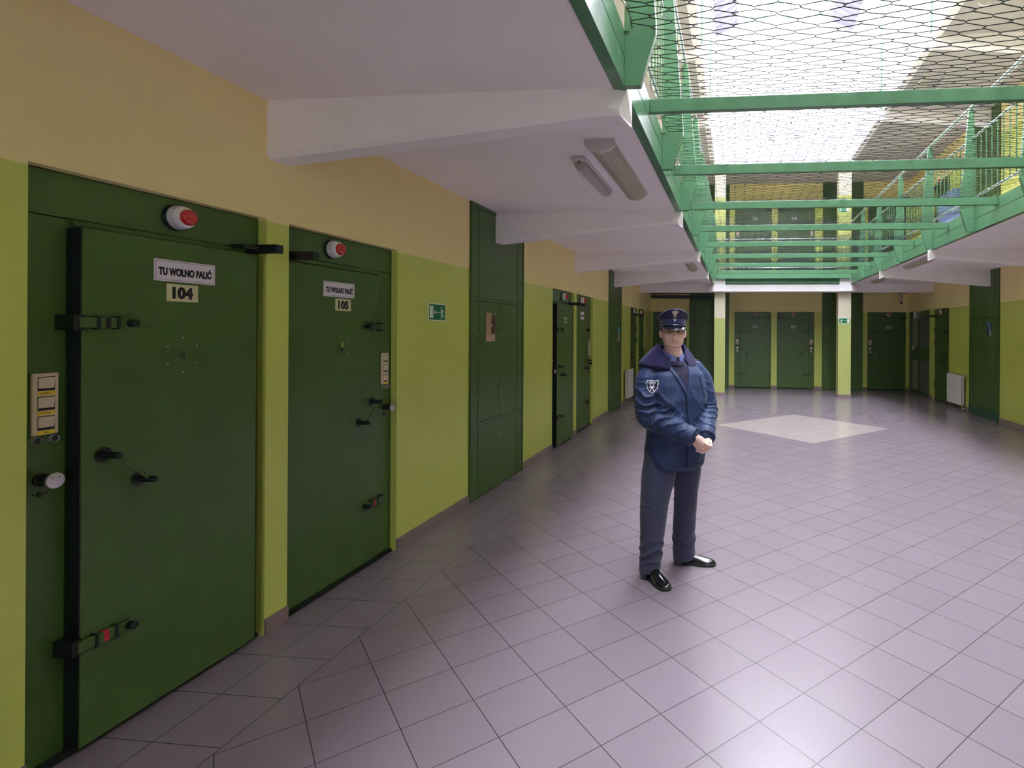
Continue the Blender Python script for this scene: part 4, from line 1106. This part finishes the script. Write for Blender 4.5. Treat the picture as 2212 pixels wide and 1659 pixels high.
# short grey hair at the sides and back, under the cap
h = MB()
loft(h, [(H(0, -.042, -.055), Lh*.062, Fh*.060), (H(0, -.034, -.02), Lh*.0785, Fh*.076), (H(0, -.022, .008), Lh*.0835, Fh*.082), (H(0, -.020, .04), Lh*.0845, Fh*.088)], 32, 2.2)
fin_mb(h, 'hair', M_HAIR, body)
# --- glasses
g = MB()
for s in (-1, 1):
    P = []
    for i in range(28):
        t = 2*PI*i/28; ct, st = math.cos(t), math.sin(t); x = s*.0335+.0245*math.copysign(abs(ct)**.75, ct); zz = -.003+.0135*math.copysign(abs(st)**.75, st)
        P.append(H(x, .100-abs(x)*.22, zz))
    # dark top half of the rim, thin metal below
    g.m = 0; g.tube([P[i] for i in range(0, 15)], .0021, 6); g.m = 1; g.tube([P[i % 28] for i in range(14, 29)], .0009, 5)
    g.m = 0; g.tube([H(s*.058, .088, .004), H(s*.068, .072, .005), H(s*.080, .0, .004), H(s*.080, -.02, -.004)], .0019, 6)
g.m = 0; g.tube([H(-.009, .098, .002), H(0, .101, .005), H(.009, .098, .002)], .0016, 6)
fin_mb(g, 'glasses', [mat('spectacle_dark', (.03, .012, .010), .3), M_CHROME], body)
gl = bpy.data.materials.new('lens_glass'); gl.use_nodes = True; _n = gl.node_tree; _n.nodes.clear()
_o = _n.nodes.new('ShaderNodeOutputMaterial'); _mx = _n.nodes.new('ShaderNodeMixShader'); _t = _n.nodes.new('ShaderNodeBsdfTransparent'); _g = _n.nodes.new('ShaderNodeBsdfGlossy')
_t.inputs[0].default_value = (.88, .84, .84, 1); _g.inputs['Roughness'].default_value = .03; _mx.inputs[0].default_value = .06
_n.links.new(_t.outputs[0], _mx.inputs[1]); _n.links.new(_g.outputs[0], _mx.inputs[2]); _n.links.new(_mx.outputs[0], _o.inputs[0])
for s in (-1, 1):
    g = MB(); P = []
    for i in range(28):
        t = 2*PI*i/28; ct, st = math.cos(t), math.sin(t); x = s*.0335+.024*math.copysign(abs(ct)**.75, ct); zz = -.003+.013*math.copysign(abs(st)**.75, st)
        P.append(H(x, .100-abs(x)*.22, zz))
    g.add(P+[p-Fh*.0012 for p in P], [list(range(28)), list(range(28, 56))[::-1]]+[(i, i+28, 28+(i+1) % 28, (i+1) % 28) for i in range(28)])
    fin_mb(g, 'lens', gl, body, smooth=False)

# --- peaked cap
tilt = math.radians(5)
def K(l, f, z):
    "cap space: tipped a little backwards"
    f2 = f*math.cos(tilt)-z*math.sin(tilt); z2 = z*math.cos(tilt)+f*math.sin(tilt); return H(l, f2-.004, z2+.052)
def ring(rl, rf, z, fo=0.0, lift=0.0, n=48):
    return [K(rl*math.cos(2*PI*i/n), fo+rf*math.sin(2*PI*i/n), z+lift*max(0, math.sin(2*PI*i/n))**1.5) for i in range(n)]
def rings(m, R, cap0=True, cap1=True):
    n = len(R[0]); vs = [p for r in R for p in r]; fs = [(k*n+i, k*n+(i+1) % n, (k+1)*n+(i+1) % n, (k+1)*n+i) for k in range(len(R)-1) for i in range(n)]
    if cap0: fs.append(list(range(n))[::-1])
    if cap1: fs.append(list(range((len(R)-1)*n, len(R)*n)))
    m.add(vs, fs)
c = MB()
rings(c, [ring(.0855, .103, -.024), ring(.0865, .104, -.021), ring(.0865, .1035, .026), ring(.0855, .102, .030)])
band = fin_mb(c, 'cap_band', M_BAND, body)
c = MB()
rings(c, [ring(.0845, .102, .026, 0, .006), ring(.0900, .108, .031, .002, .016), ring(.0970, .116, .037, .004, .026), ring(.1010, .124, .043, .005, .036), ring(.1025, .128, .0475, .005, .044), ring(.100, .125, .053, .004, .044), ring(.085, .102, .064, .002, .036), ring(.045, .055, .076, 0, .018), ring(.01, .012, .080, 0, .004)])
fin_mb(c, 'cap_crown', M_CAP, body)
c = MB(); c.tube(ring(.1028, .1284, .0475, .005, .044), .0020, 6, closed=True); fin_mb(c, 'cap_piping', M_PIPING, body)
c = MB(); N = 26; vs = []; 
for j in range(9):
    for i in range(N+1):
        t = PI*(.10+.80*i/N); v = j/8; w_ = max(0, math.sin(PI*i/N))**.55
        r = 1+.60*v*w_; vs.append(K(.0865*math.cos(t)*(1+.12*v*w_), .1015*math.sin(t)*(1+.46*v*w_)-.002, -.020-.026*(v**1.2)*w_-.006*v*w_*abs(math.cos(t))))
fs = [(j*(N+1)+i, j*(N+1)+i+1, (j+1)*(N+1)+i+1, (j+1)*(N+1)+i) for j in range(8) for i in range(N)]
c.add(vs, fs); vis = fin_mb(c, 'cap_visor', M_VISOR, body); so = vis.modifiers.new('t', 'SOLIDIFY'); so.thickness = .003; so.offset = 0
c = MB(); c.tube([K(.0875*math.cos(t), .1050*math.sin(t), -.016+.004*math.sin(t)) for t in [PI*(.08+.84*i/20) for i in range(21)]], .0042, 8); fin_mb(c, 'chin_strap', M_VISOR, body)
# badge: a spread eagle above a chevron
def on_cap(u, z, out=.0):
    t = PI/2-u/.105; k = (z-.030)/.060; k = min(max(k, 0), 1); rl = .0855+(.1015-.0855)*k; rf = .103+(.128-.103)*k
    return K(rl*math.cos(t), .005*k+rf*math.sin(t)+out, z)
c = MB()
def strip(P0, w0, w1, out=.003):
    n = len(P0)
    P0 = [(u*1.3, .060+(z_-.056)*1.22) if z_ > .034 else (u, z_) for u, z_ in P0]; w0 *= 1.25; w1 *= 1.25
    for i in range(n-1):
        (u0, z0), (u1, z1) = P0[i], P0[i+1]; d = Vector((u1-u0, z1-z0)).normalized(); nn = Vector((-d.y, d.x)); a = w0+(w1-w0)*i/(n-1); b_ = w0+(w1-w0)*(i+1)/(n-1)
        q = [on_cap(u0-nn.x*a, z0-nn.y*a, out), on_cap(u1-nn.x*b_, z1-nn.y*b_, out), on_cap(u1+nn.x*b_, z1+nn.y*b_, out), on_cap(u0+nn.x*a, z0+nn.y*a, out)]
        c.add(q+[p-Fh*.004 for p in q], [(0, 1, 2, 3), (7, 6, 5, 4), (0, 4, 5, 1), (1, 5, 6, 2), (2, 6, 7, 3), (3, 7, 4, 0)])
c.m = 0
for s in (-1, 1):
    strip([(s*.0025, .0600), (s*.006, .0675), (s*.0105, .0725)], .0016, .0013)
    for k in range(6):
        t = k/5; u0 = .0052+.0095*t; strip([(s*u0, .0655+.0085*t), (s*(u0+.0012), .058+.008*t), (s*(u0+.0002), .0475+.013*t)], .0011, .0006)
    strip([(s*.002, .050), (s*.007, .043)], .0016, .0012); strip([(s*.001, .050), (s*.003, .041)], .0018, .0010)
strip([(0, .070), (0, .046)], .0048, .0030, .004); strip([(0, .040), (0, .037)], .004, .003); strip([(-.010, .041), (-.004, .038)], .0013, .0013); strip([(.010, .041), (.004, .038)], .0013, .0013)
strip([(0, .070), (.003, .075)], .0030, .0022, .005)
c.m = 1; strip([(-.002, .076), (.004, .078)], .0022, .0010, .006)
fin_mb(c, 'cap_badge', [M_BADGE, M_THREAD], body, smooth=False)
c = MB()
strip([(-.0125, .0285), (0, .012), (.0125, .0285)], .0012, .0012, .0018); strip([(-.006, .0290), (0, .021), (.006, .0290)], .0011, .0011, .0018); strip([(-.015, .0285), (-.009, .0285)], .0006, .0006, .0018); strip([(.015, .0285), (.009, .0285)], .0006, .0006, .0018)
fin_mb(c, 'cap_chevron', M_THREAD, body, smooth=False)

# --- jacket -----------------------------------------------------------------------
j = MB()
TS = [(.738, .196, .158, .004), (.748, .206, .166, .004), (.775, .213, .170, .006), (.82, .216, .170, .010), (.90, .214, .168, .018), (1.00, .214, .168, .026), (1.10, .216, .168, .028), (1.20, .220, .166, .022), (1.30, .222, .158, .010), (1.37, .212, .142, -.002), (1.415, .170, .115, -.010), (1.440, .120, .098, -.012), (1.448, .095, .088, -.012)]
loft(j, [(body_pt(0, f_, z_), Lv*a_, Fv*b_) for z_, a_, b_, f_ in TS], 40, 2.35)
for (S_, E_, W_) in ((SR, ER, WR), (SL, EL, WL)):
    out = (S_-body_pt(0, 0, S_.z)).normalized()
    cuff = W_-(W_-E_).normalized()*.010
    limb(j, [S_-out*.02+Zv*.004, S_*.72+E_*.28+out*.016, S_*.4+E_*.6+out*.016, E_+out*.008-Zv*.004, E_*.6+W_*.4, E_*.25+W_*.75, cuff], [.074, .082, .081, .077, .071, .065, .059], 24, ends=True)
me = bake(j, .0055, 3)
# creases
a = coords(me); nr = normals(me); disp = np.zeros(len(a))
arms = [(np.array(S_), np.array(E_), np.array(W_)) for (S_, E_, W_) in ((SR, ER, WR), (SL, EL, WL))]
def seg(p, A, B):
    d = B-A; L = np.linalg.norm(d); d = d/L; t = np.clip(((p-A)@d)/L, 0, 1); c_ = A+t[:, None]*(d*L); return t, np.linalg.norm(p-c_, axis=1), d, c_
PBn, Ln, Fn = np.array(PB), np.array(Lv), np.array(Fv)
inarm = np.zeros(len(a), bool)
for ai, (S_, E_, W_) in enumerate(arms):
    t1, d1, dir1, c1 = seg(a, S_, E_); t2, d2, dir2, c2 = seg(a, E_, W_)
    near = (np.minimum(d1, d2) < .112)
    u = np.where(d1 < d2, t1*np.linalg.norm(E_-S_), np.linalg.norm(E_-S_)+t2*np.linalg.norm(W_-E_))   # arc length along the arm
    c_ = np.where((d1 < d2)[:, None], c1, c2); dr = np.where((d1 < d2)[:, None], dir1, dir2); r_ = a-c_
    up = np.cross(dr, np.array([0., 0, 1])); up /= np.linalg.norm(up, axis=1)[:, None]+1e-9; v2 = np.cross(dr, up)
    ang = np.arctan2(np.sum(r_*v2, 1), np.sum(r_*up, 1))
    wa = np.clip((.115-np.minimum(d1, d2))/.02, 0, 1)*np.clip((u-.05)/.08, 0, 1)
    nz_ = np.array([mnoise.noise(Vector(p)*7.0) for p in a]); nz2 = np.array([mnoise.noise(Vector(p)*4.0+Vector((7, 3, 1))) for p in a])
    s1 = np.sin(u*46+1.9*np.sin(ang+ai)+.8*np.sin(2*ang+1)+3.2*nz_); s2 = np.sin(u*118+2.4*np.cos(ang*1.0+2+ai)); s3 = np.sin(u*35-1.2*ang)
    env = .45+.85*np.exp(-((u-.34)/.13)**2)
    rid = (1-np.abs(s1))**3*1.15+(1-np.abs(s2))**2*.25+.3*s3
    cr = ((S_+W_)/2-E_); cr = cr/np.linalg.norm(cr); rn = r_/(np.linalg.norm(r_, axis=1)[:, None]+1e-9); inner = np.clip(.25+.75*(rn@cr*.6+rn@np.array([.1, -1., .1])*.4+.35), .12, 1)
    disp += wa*env*inner*(rid-.33)*.0175*(.55+1.3*np.clip(nz2+.35, 0, 1)); inarm |= (wa > .5)
q = a-PBn; ll = q@Ln; ff = q@Fn; zz = a[:, 2]
tw = (~inarm)*1.0
ph = np.arctan2(ll, ff)
nz3 = np.array([mnoise.noise(Vector(p)*5.0) for p in a])
disp += tw*(.0075*((1-np.abs(np.sin(zz*15+ph*2.2+2.5*nz3)))**3-.25)+.0045*np.sin(zz*21-ph*5+3*nz3))*np.clip((1.36-zz)/.1, 0, 1)
disp += tw*np.exp(-((zz-.785)/.016)**2)*(-.005)+tw*np.exp(-((zz-.760)/.012)**2)*(.003)     # gathered hem
disp += tw*np.clip((.86-zz)/.08, 0, 1)*.0012*np.sin(ph*26)
nv = np.array([mnoise.fractal(Vector(p)*9.0, .8, 2.0, 3) for p in a]); disp += nv*.0040
disp *= np.where(inarm, 1.0, np.clip((zz-.75)/.09, .12, 1))
a += nr*disp[:, None]
setco(me, a)
me = resmooth(me, 3)
sm = me
jt = BVHTree.FromPolygons([tuple(v.co) for v in me.vertices], [tuple(p.vertices) for p in me.polygons])
jacket = finish(me, 'jacket', [M_JACK], body)
def onj(l, z, out=.002, d=Fv, origin=None):
    "a point on the front of the jacket"
    o = PB+Lv*l+Zv*z+Fv*.6 if origin is None else origin
    hit = jt.ray_cast(o, -d)
    if hit[0] is None: return PB+Lv*l+Zv*z+Fv*(.16+out)
    return hit[0]+d*out
def surf_strip(m, P0, w_, out=.004, th=.006, step=.012):
    "a raised ribbon laid on the jacket along (l, z) points"
    pts = []
    for i in range(len(P0)-1):
        A, B = Vector(P0[i]), Vector(P0[i+1]); n_ = max(1, int((B-A).length/step))
        for k in range(n_): pts.append(A+(B-A)*k/n_)
    pts.append(Vector(P0[-1])); vs = []; n_ = len(pts)
    for i, p in enumerate(pts):
        d = (pts[min(i+1, n_-1)]-pts[max(i-1, 0)]).normalized(); nn = Vector((-d.y, d.x))
        for k, o_ in ((-1, 0), (-.85, out), (0, out+.0015), (.85, out), (1, 0)): vs.append(onj(p.x+nn.x*w_*k, p.y+nn.y*w_*k, o_-.001))
    fs = [(i*5+k, i*5+k+1, (i+1)*5+k+1, (i+1)*5+k) for i in range(n_-1) for k in range(4)]
    m.add(vs, fs)
# storm flap and zip line, from the V down to the hem
c = MB(); surf_strip(c, [(.002, 1.250), (.016, 1.05), (.018, .90), (.020, .755)], .024, .011); fin_mb(c, 'storm_flap', M_JACK, jacket)
c = MB(); surf_strip(c, [(-.022, 1.245), (-.010, 1.0), (-.006, .755)], .0022, .0012); fin_mb(c, 'zip_line', M_BLACK, jacket)
c = MB(); surf_strip(c, [(-.17, .766), (-.08, .760), (0, .758), (.08, .760), (.15, .764)], .011, .004); fin_mb(c, 'hem_band', M_JACK, jacket)
# pocket welts
c = MB(); surf_strip(c, [(-.125, .935), (-.075, .90)], .006, .004); surf_strip(c, [(.105, .92), (.150, .95)], .006, .004); surf_strip(c, [(-.10, 1.12), (-.092, 1.20)], .004, .003); fin_mb(c, 'pocket_welt', M_JACK, jacket)
# sweater showing in the V, shirt collar and tie knot above it
def vpatch(m, poly_l, z0, z1, n, out, k=9):
    vs = []
    for i in range(n+1):
        t = i/n; z_ = z1+(z0-z1)*t; a_, b_ = poly_l(t)
        for q_ in range(k+1): l_ = a_+(b_-a_)*q_/k; vs.append(onj(l_, z_, out))
    fs = [(i*(k+1)+q_, i*(k+1)+q_+1, (i+1)*(k+1)+q_+1, (i+1)*(k+1)+q_) for i in range(n) for q_ in range(k)]
    m.add(vs, fs)
c = MB(); vpatch(c, lambda t: (-.082*(1-t)**1.1-.008, .045*(1-t)**1.1-.004), 1.252, 1.425, 24, .0035); fin_mb(c, 'sweater', M_SWEAT, body)
c = MB(); surf_strip(c, [(-.094, 1.425), (-.068, 1.37), (-.038, 1.31), (-.012, 1.250)], .013, .011); surf_strip(c, [(.056, 1.425), (.040, 1.37), (.018, 1.31), (.000, 1.250)], .013, .011); fin_mb(c, 'lapel', M_JACK, jacket)
NC = body_pt(0, .004, 0)+V3(-.024, 0, 0)
def ringat(z, rl, rf, fo=0.0, n=40, dip=0.0): return [NC+Lv*(rl*math.sin(t))+Fv*(fo+rf*math.cos(t))+Zv*(z-dip*max(0, math.cos(t))**2) for t in [2*PI*i/n for i in range(n)]]
c = MB(); rings(c, [ringat(1.385, .115, .112, .004, dip=.01), ringat(1.425, .106, .112, .004, dip=.012), ringat(1.458, .092, .098, .006, dip=.016), ringat(1.470, .082, .088, .006, dip=.018), ringat(1.468, .074, .080, .006, dip=.018)], False, False); fin_mb(c, 'sweater_neck', M_SWEAT, body)
c = MB(); rings(c, [ringat(1.446, .103, .110, .004, dip=.018), ringat(1.456, .099, .107, .006, dip=.018), ringat(1.474, .084, .092, .006, dip=.019), ringat(1.477, .078, .086, .006, dip=.019), ringat(1.466, .075, .080, .006, dip=.019)], False, False); fin_mb(c, 'sweater_rib', M_SWEAT, body)
c = MB(); gap = .16; N = 44; vs = []
for i in range(N+1):
    t = gap+(2*PI-2*gap)*i/N; fr = max(0, math.cos(t)); pt = .030*fr**4
    for (r_, z_) in ((.069, 1.528-.042*fr**1.6), (.0735, 1.534-.042*fr**1.6), (.084, 1.500-.030*fr-pt*.5), (.091+.004*fr, 1.476-.012*fr-pt)): vs.append(NC+Lv*(r_*math.sin(t))+Fv*(.004+r_*1.05*math.cos(t))+Zv*z_)
c.add(vs, [(i*4+k, i*4+k+1, (i+1)*4+k+1, (i+1)*4+k) for i in range(N) for k in range(3)]); so = fin_mb(c, 'shirt_collar', M_SHIRT, body); mo = so.modifiers.new('t', 'SOLIDIFY'); mo.thickness = .003
c = MB(); P = NC+Fv*.084+Zv*1.468; c.add([P+Lv*x+Zv*zz_+Fv*y_ for x, zz_, y_ in ((-.016, .018, -.004), (.016, .018, -.004), (.010, -.022, .006), (-.010, -.022, .006), (0, .018, .008), (0, -.022, .014))], [(0, 3, 5, 4), (4, 5, 2, 1), (0, 4, 1), (3, 2, 5), (0, 1, 2, 3)]); fin_mb(c, 'tie_knot', M_TIE, body, smooth=False)
# --- fleece-lined hood folded down round the neck like a wide collar
c = MB(); vs = []; N = 56; K_ = 12; g0 = .50
for i in range(N+1):
    t = g0+(2*PI-2*g0)*i/N; s_, cs = math.sin(t), math.cos(t); side_ = abs(s_); back = max(0, -cs); fr = max(0, cs)
    ri = .080+.010*side_+.016*fr; zi = 1.572-.115*fr**1.1-.004*back+.004*side_
    rs = max(0, -s_); ro = .190+(.040*rs+.012*(side_-rs))*side_-.052*fr+.006*back; zo = 1.436-.030*fr-.02*back+.010*side_
    for k in range(K_+1):
        v = k/K_; r_ = ri+(ro-ri)*v; hgt = zi+(zo-zi)*v**.85+.012*math.sin(PI*v)+.004*math.sin(t*9+v*4)
        vs.append(NC+Lv*(r_*s_)+Fv*(-.010+r_*.92*cs)+Zv*hgt)
    for k in range(3):
        v = (k+1)/3; r_ = ro-.012*v-.02*v*v; vs.append(NC+Lv*(r_*s_)+Fv*(-.010+r_*.92*cs)+Zv*(zo-.020*v-.004))
KK = K_+4
c.add(vs, [(i*KK+k, i*KK+k+1, (i+1)*KK+k+1, (i+1)*KK+k) for i in range(N) for k in range(KK-1)])
hood = fin_mb(c, 'hood', M_FLEECE, jacket); mo = hood.modifiers.new('t', 'SOLIDIFY'); mo.thickness = .016; mo.offset = 0; mo = hood.modifiers.new('s', 'SUBSURF'); mo.levels = 1; mo.render_levels = 1
c = MB(); c.tube([Vector(v)+PB for v in [vs[i*KK+K_]-PB for i in range(N+1)]], .0045, 8); fin_mb(c, 'hood_seam', M_JACK, jacket)
# drawstring
c = MB(); c.tube([onj(.115, 1.36, .012), onj(.120, 1.32, .008), onj(.135, 1.27, .006), onj(.142, 1.235, .007)], .0022, 6); c.tube([onj(.142, 1.235, .007), onj(.143, 1.222, .007)], .0042, 8); fin_mb(c, 'drawstring', M_BLACK, jacket)
# --- sleeve shield
ax = (ER-SR).normalized(); ctr = SR+(ER-SR)*.40; camd = V3(.06, -1, 0); nrm = (camd-ax*camd.dot(ax)).normalized(); nrm = (nrm*.93+ax.cross(nrm).normalized()*(-.30)).normalized(); tng = ax.cross(nrm).normalized()
if tng.x < 0: tng = -tng
def ons(u, v, out):
    "u across the sleeve, v up it (metres)"
    base = ctr-ax*v; ang = u/.09; d = (nrm*math.cos(ang)+tng*math.sin(ang)).normalized(); hit = jt.ray_cast(base+d*.3, -d)
    return (hit[0] if hit[0] else base+d*.09)+d*out
def shield(s): return [(-.034*s, .040*s), (-.017*s, .038*s), (0, .043*s), (.017*s, .038*s), (.034*s, .040*s), (.0355*s, .018*s), (.032*s, -.012*s), (.021*s, -.034*s), (0, -.047*s), (-.021*s, -.034*s), (-.032*s, -.012*s), (-.0355*s, .018*s)]
def dense(P, k=3): 
    o = []
    for i in range(len(P)):
        A, B = P[i], P[(i+1) % len(P)]
        for q_ in range(k): o.append((A[0]+(B[0]-A[0])*q_/k, A[1]+(B[1]-A[1])*q_/k))
    return o
def plate(m, P, out):
    n = len(P); R = [1, .66, .33]; vs = []
    for r_ in R: vs += [ons(p[0]*r_, p[1]*r_, out+.0015*(1-r_)) for p in P]
    vs.append(ons(0, 0, out+.002)); fs = [(k*n+i, k*n+(i+1) % n, (k+1)*n+(i+1) % n, (k+1)*n+i) for k in range(2) for i in range(n)]+[(2*n+i, 2*n+(i+1) % n, 3*n) for i in range(n)]
    m.add(vs, fs)
sp = MB(); sp.m = 0; plate(sp, dense(shield(1.0)), .0045); sp.m = 1; plate(sp, dense(shield(.90)), .0058)
sp.m = 0
def dec(body_, u, v, wd, ht):
    t_ = text_mesh(body_, .02); vv = np.array([q.co[:] for q in t_.vertices]); lo, hi = vv.min(0), vv.max(0)
    P = [ons((q[0]-(lo[0]+hi[0])/2)/(hi[0]-lo[0])*wd+u, (q[1]-(lo[1]+hi[1])/2)/(hi[1]-lo[1])*ht+v, .0085+.0006*(q[2] > 0)) for q in vv]
    sp.add(P, [list(p.vertices) for p in t_.polygons])
dec('SŁUŻBA', 0, .0285, .034, .0075); dec('WIĘZIENNA', 0, .0195, .050, .0075)
def band_s(A, B, w_):
    A, B = Vector(A), Vector(B); d = (B-A).normalized(); nn = Vector((-d.y, d.x))*w_; q_ = [A-nn, B-nn, B+nn, A+nn]; sp.add([ons(p.x, p.y, .0088) for p in q_], [(0, 1, 2, 3)])
for s in (-1, 1):
    band_s((s*.014, -.032), (-s*.011, .008), .0020); band_s((s*.016, -.029), (s*.009, -.034), .0016); band_s((-s*.016, .008), (-s*.008, .013), .0018); band_s((-s*.018, -.008), (-s*.010, -.002), .0030); band_s((s*.008, -.002), (s*.004, -.014), .0034)
fin_mb(sp, 'sleeve_patch', [M_THREAD, M_PATCH], jacket, smooth=False)
# --- shoulder slips with white stripes
def epaulette(S_, sgn):
    "slip lying on the shoulder, projected straight down onto the jacket"
    d = (S_-body_pt(0, -.01, S_.z)); d.z = 0; d.normalize(); t_ = Vector((-d.y, d.x, 0)); o = Vector(S_)
    def Q(u, v, h_):
        p = o+d*u+t_*v; p.z = 1.7; hit = jt.ray_cast(p, Vector((0, 0, -1))); z_ = hit[0].z if hit[0] else 1.44
        return Vector((p.x, p.y, z_+h_))
    e = MB()
    def patch(u0, u1, v0, v1, h_, n=5):
        vs = [Q(u0+(u1-u0)*i/n, v0+(v1-v0)*j/n, h_) for i in range(n+1) for j in range(n+1)]; e.add(vs, [(i*(n+1)+j, (i+1)*(n+1)+j, (i+1)*(n+1)+j+1, i*(n+1)+j+1) for i in range(n) for j in range(n)])
    e.m = 0; patch(-.03, .055, -.024, .024, .006); e.m = 1; patch(.048, .053, -.024, .024, .0085)
    for u in (.036, .018):
        for s in (-1, 1): e.add([Q(u, 0, .0085), Q(u+.005, 0, .0085), Q(u-.010, s*.022, .0085), Q(u-.015, s*.022, .0085)], [(0, 1, 2, 3)])
    fin_mb(e, 'shoulder_slip', [M_JACK, M_THREAD], jacket, smooth=False)
epaulette(SR, -1); epaulette(SL, 1)
# cuffs
for nm_, W_, E_ in (('r', WR, ER), ('l', WL, EL)):
    d = (W_-E_).normalized(); c = MB(); a_ = d.orthogonal().normalized(); b_ = d.cross(a_); R = []
    for r_, h_ in ((.0635, -.035), (.066, -.028), (.0665, .012), (.063, .020), (.052, .018), (.046, -.01)): R.append([W_+d*h_+(a_*math.cos(t)+b_*math.sin(t))*r_ for t in [2*PI*i/32 for i in range(32)]])
    rings(c, R, False, False); fin_mb(c, 'cuff', M_JACK, jacket)
    c = MB(); R = [[W_+d*h_+(a_*math.cos(t)+b_*math.sin(t))*.0525 for t in [2*PI*i/24 for i in range(24)]] for h_ in (-.01, .012)]; rings(c, R, False, True); fin_mb(c, 'cuff_lining', M_BLACK, jacket)

# --- trousers
t = MB()
loft(t, [(body_pt(0, 0, .72), Lv*.165, Fv*.120), (body_pt(0, .005, .80), Lv*.178, Fv*.130), (body_pt(0, .01, .90), Lv*.178, Fv*.130), (body_pt(0, .01, .96), Lv*.17, Fv*.125)], 36, 2.3)
limb(t, [HR+Zv*.02, (HR*.6+KR*.4), KR*.9+HR*.1, KR*.45+AR*.55, AR-Zv*.040+V3(.002, -.004, 0), AR-Zv*.060+V3(.004, -.005, 0)], [.116, .116, .099, .083, .074, .072], 28, ends=False)
limb(t, [HL+Zv*.02, (HL*.6+KL*.4), KL*.9+HL*.1, KL*.45+AL*.55, AL-Zv*.045+V3(.008, 0, 0), AL-Zv*.064+V3(.012, 0, 0)], [.112, .108, .086, .081, .082, .080], 28, ends=False)
me = bake(t, .006, 4); a = coords(me); nr = normals(me); disp = np.zeros(len(a))
for gi, (K0, A0, hz) in enumerate(((KR, AR, .1), (KL, AL, .1))):
    K0, A0 = np.array(K0), np.array(A0); tt, dd_, dr, c_ = seg(a, K0, A0); near = np.clip((.125-dd_)/.02, 0, 1); z_ = a[:, 2]
    r_ = a-c_; ang = np.arctan2(r_[:, 1], r_[:, 0])
    env = np.exp(-((z_-.19)/.09)**2)
    nz_ = np.array([mnoise.noise(Vector(p)*6.5) for p in a]); s1 = np.sin(z_*44+1.9*np.sin(ang+gi*2.1)+.9*np.sin(2*ang)+3.0*nz_); disp += near*env*((1-np.abs(s1))**3*1.2-.4)*.0125
    envk = np.exp(-((z_-.50)/.07)**2); s2 = np.sin(z_*70+2*np.cos(ang)); disp += near*envk*((1-np.abs(s2))**2-.4)*.0050
disp += np.array([mnoise.fractal(Vector((p[0]*7, p[1]*7, p[2]*3.5)), .8, 2.0, 3) for p in a])*.0045*np.clip((a[:, 2]-.03)/.1, 0, 1)
disp *= np.clip((a[:, 2]-.045)/.09, .05, 1)
a += nr*disp[:, None]; setco(me, a); me = resmooth(me, 3)
trousers = finish(me, 'trousers', [M_TROU], body)

# --- shoes
def shoe(heel, d, label):
    d = Vector(d).normalized(); s_ = Vector((-d.y, d.x, 0)); heel = Vector(heel)
    def Q(u, v, h_): return heel+d*u+s_*v+Zv*h_
    L = [(.000, .020, .040, .030), (.012, .032, .075, .034), (.05, .036, .098, .036), (.09, .036, .095, .040), (.13, .040, .074, .042), (.17, .045, .060, .045), (.21, .046, .050, .046), (.25, .040, .043, .040), (.272, .028, .034, .028), (.284, .012, .026, .012)]
    m = MB(); vs = []; n_ = 20
    for u, hw, ht, bw in L:
        for i in range(n_):
            a_ = PI*i/(n_-1); vs.append(Q(u, hw*math.cos(a_)*(1+.06*math.sin(a_)), .012+(ht-.012)*max(0, math.sin(a_))**.8))
    k = len(L); fs = [(q_*n_+i, q_*n_+i+1, (q_+1)*n_+i+1, (q_+1)*n_+i) for q_ in range(k-1) for i in range(n_-1)]+[(q_*n_, (q_+1)*n_, (q_+1)*n_+n_-1, q_*n_+n_-1) for q_ in range(k-1)]+[list(range(n_)), list(range((k-1)*n_, k*n_))[::-1]]
    m.add(vs, fs); o = fin_mb(m, 'shoe', M_SHOE, body); sb = o.modifiers.new('s', 'SUBSURF'); sb.levels = 1; sb.render_levels = 2
    m = MB(); n_ = len(L); P = [(u-.003 if i == 0 else u+(.004 if i == n_-1 else 0), (hw+.004)) for i, (u, hw, ht, bw) in enumerate(L)]
    poly = [Q(u, v, 0) for u, v in P]+[Q(u, -v, 0) for u, v in reversed(P)]; N_ = len(poly)
    m.add([p+Zv*.0005 for p in poly]+[p+Zv*.017 for p in poly], [list(range(N_))[::-1], list(range(N_, 2*N_))]+[(i, (i+1) % N_, N_+(i+1) % N_, N_+i) for i in range(N_)]); fin_mb(m, 'sole', M_SOLE, o, smooth=False, bevel=.003)
shoe((-.592, 3.792, 0), (.60, -.80, 0), 'right'); shoe((-.418, 4.025, 0), (.995, -.10, 0), 'left')
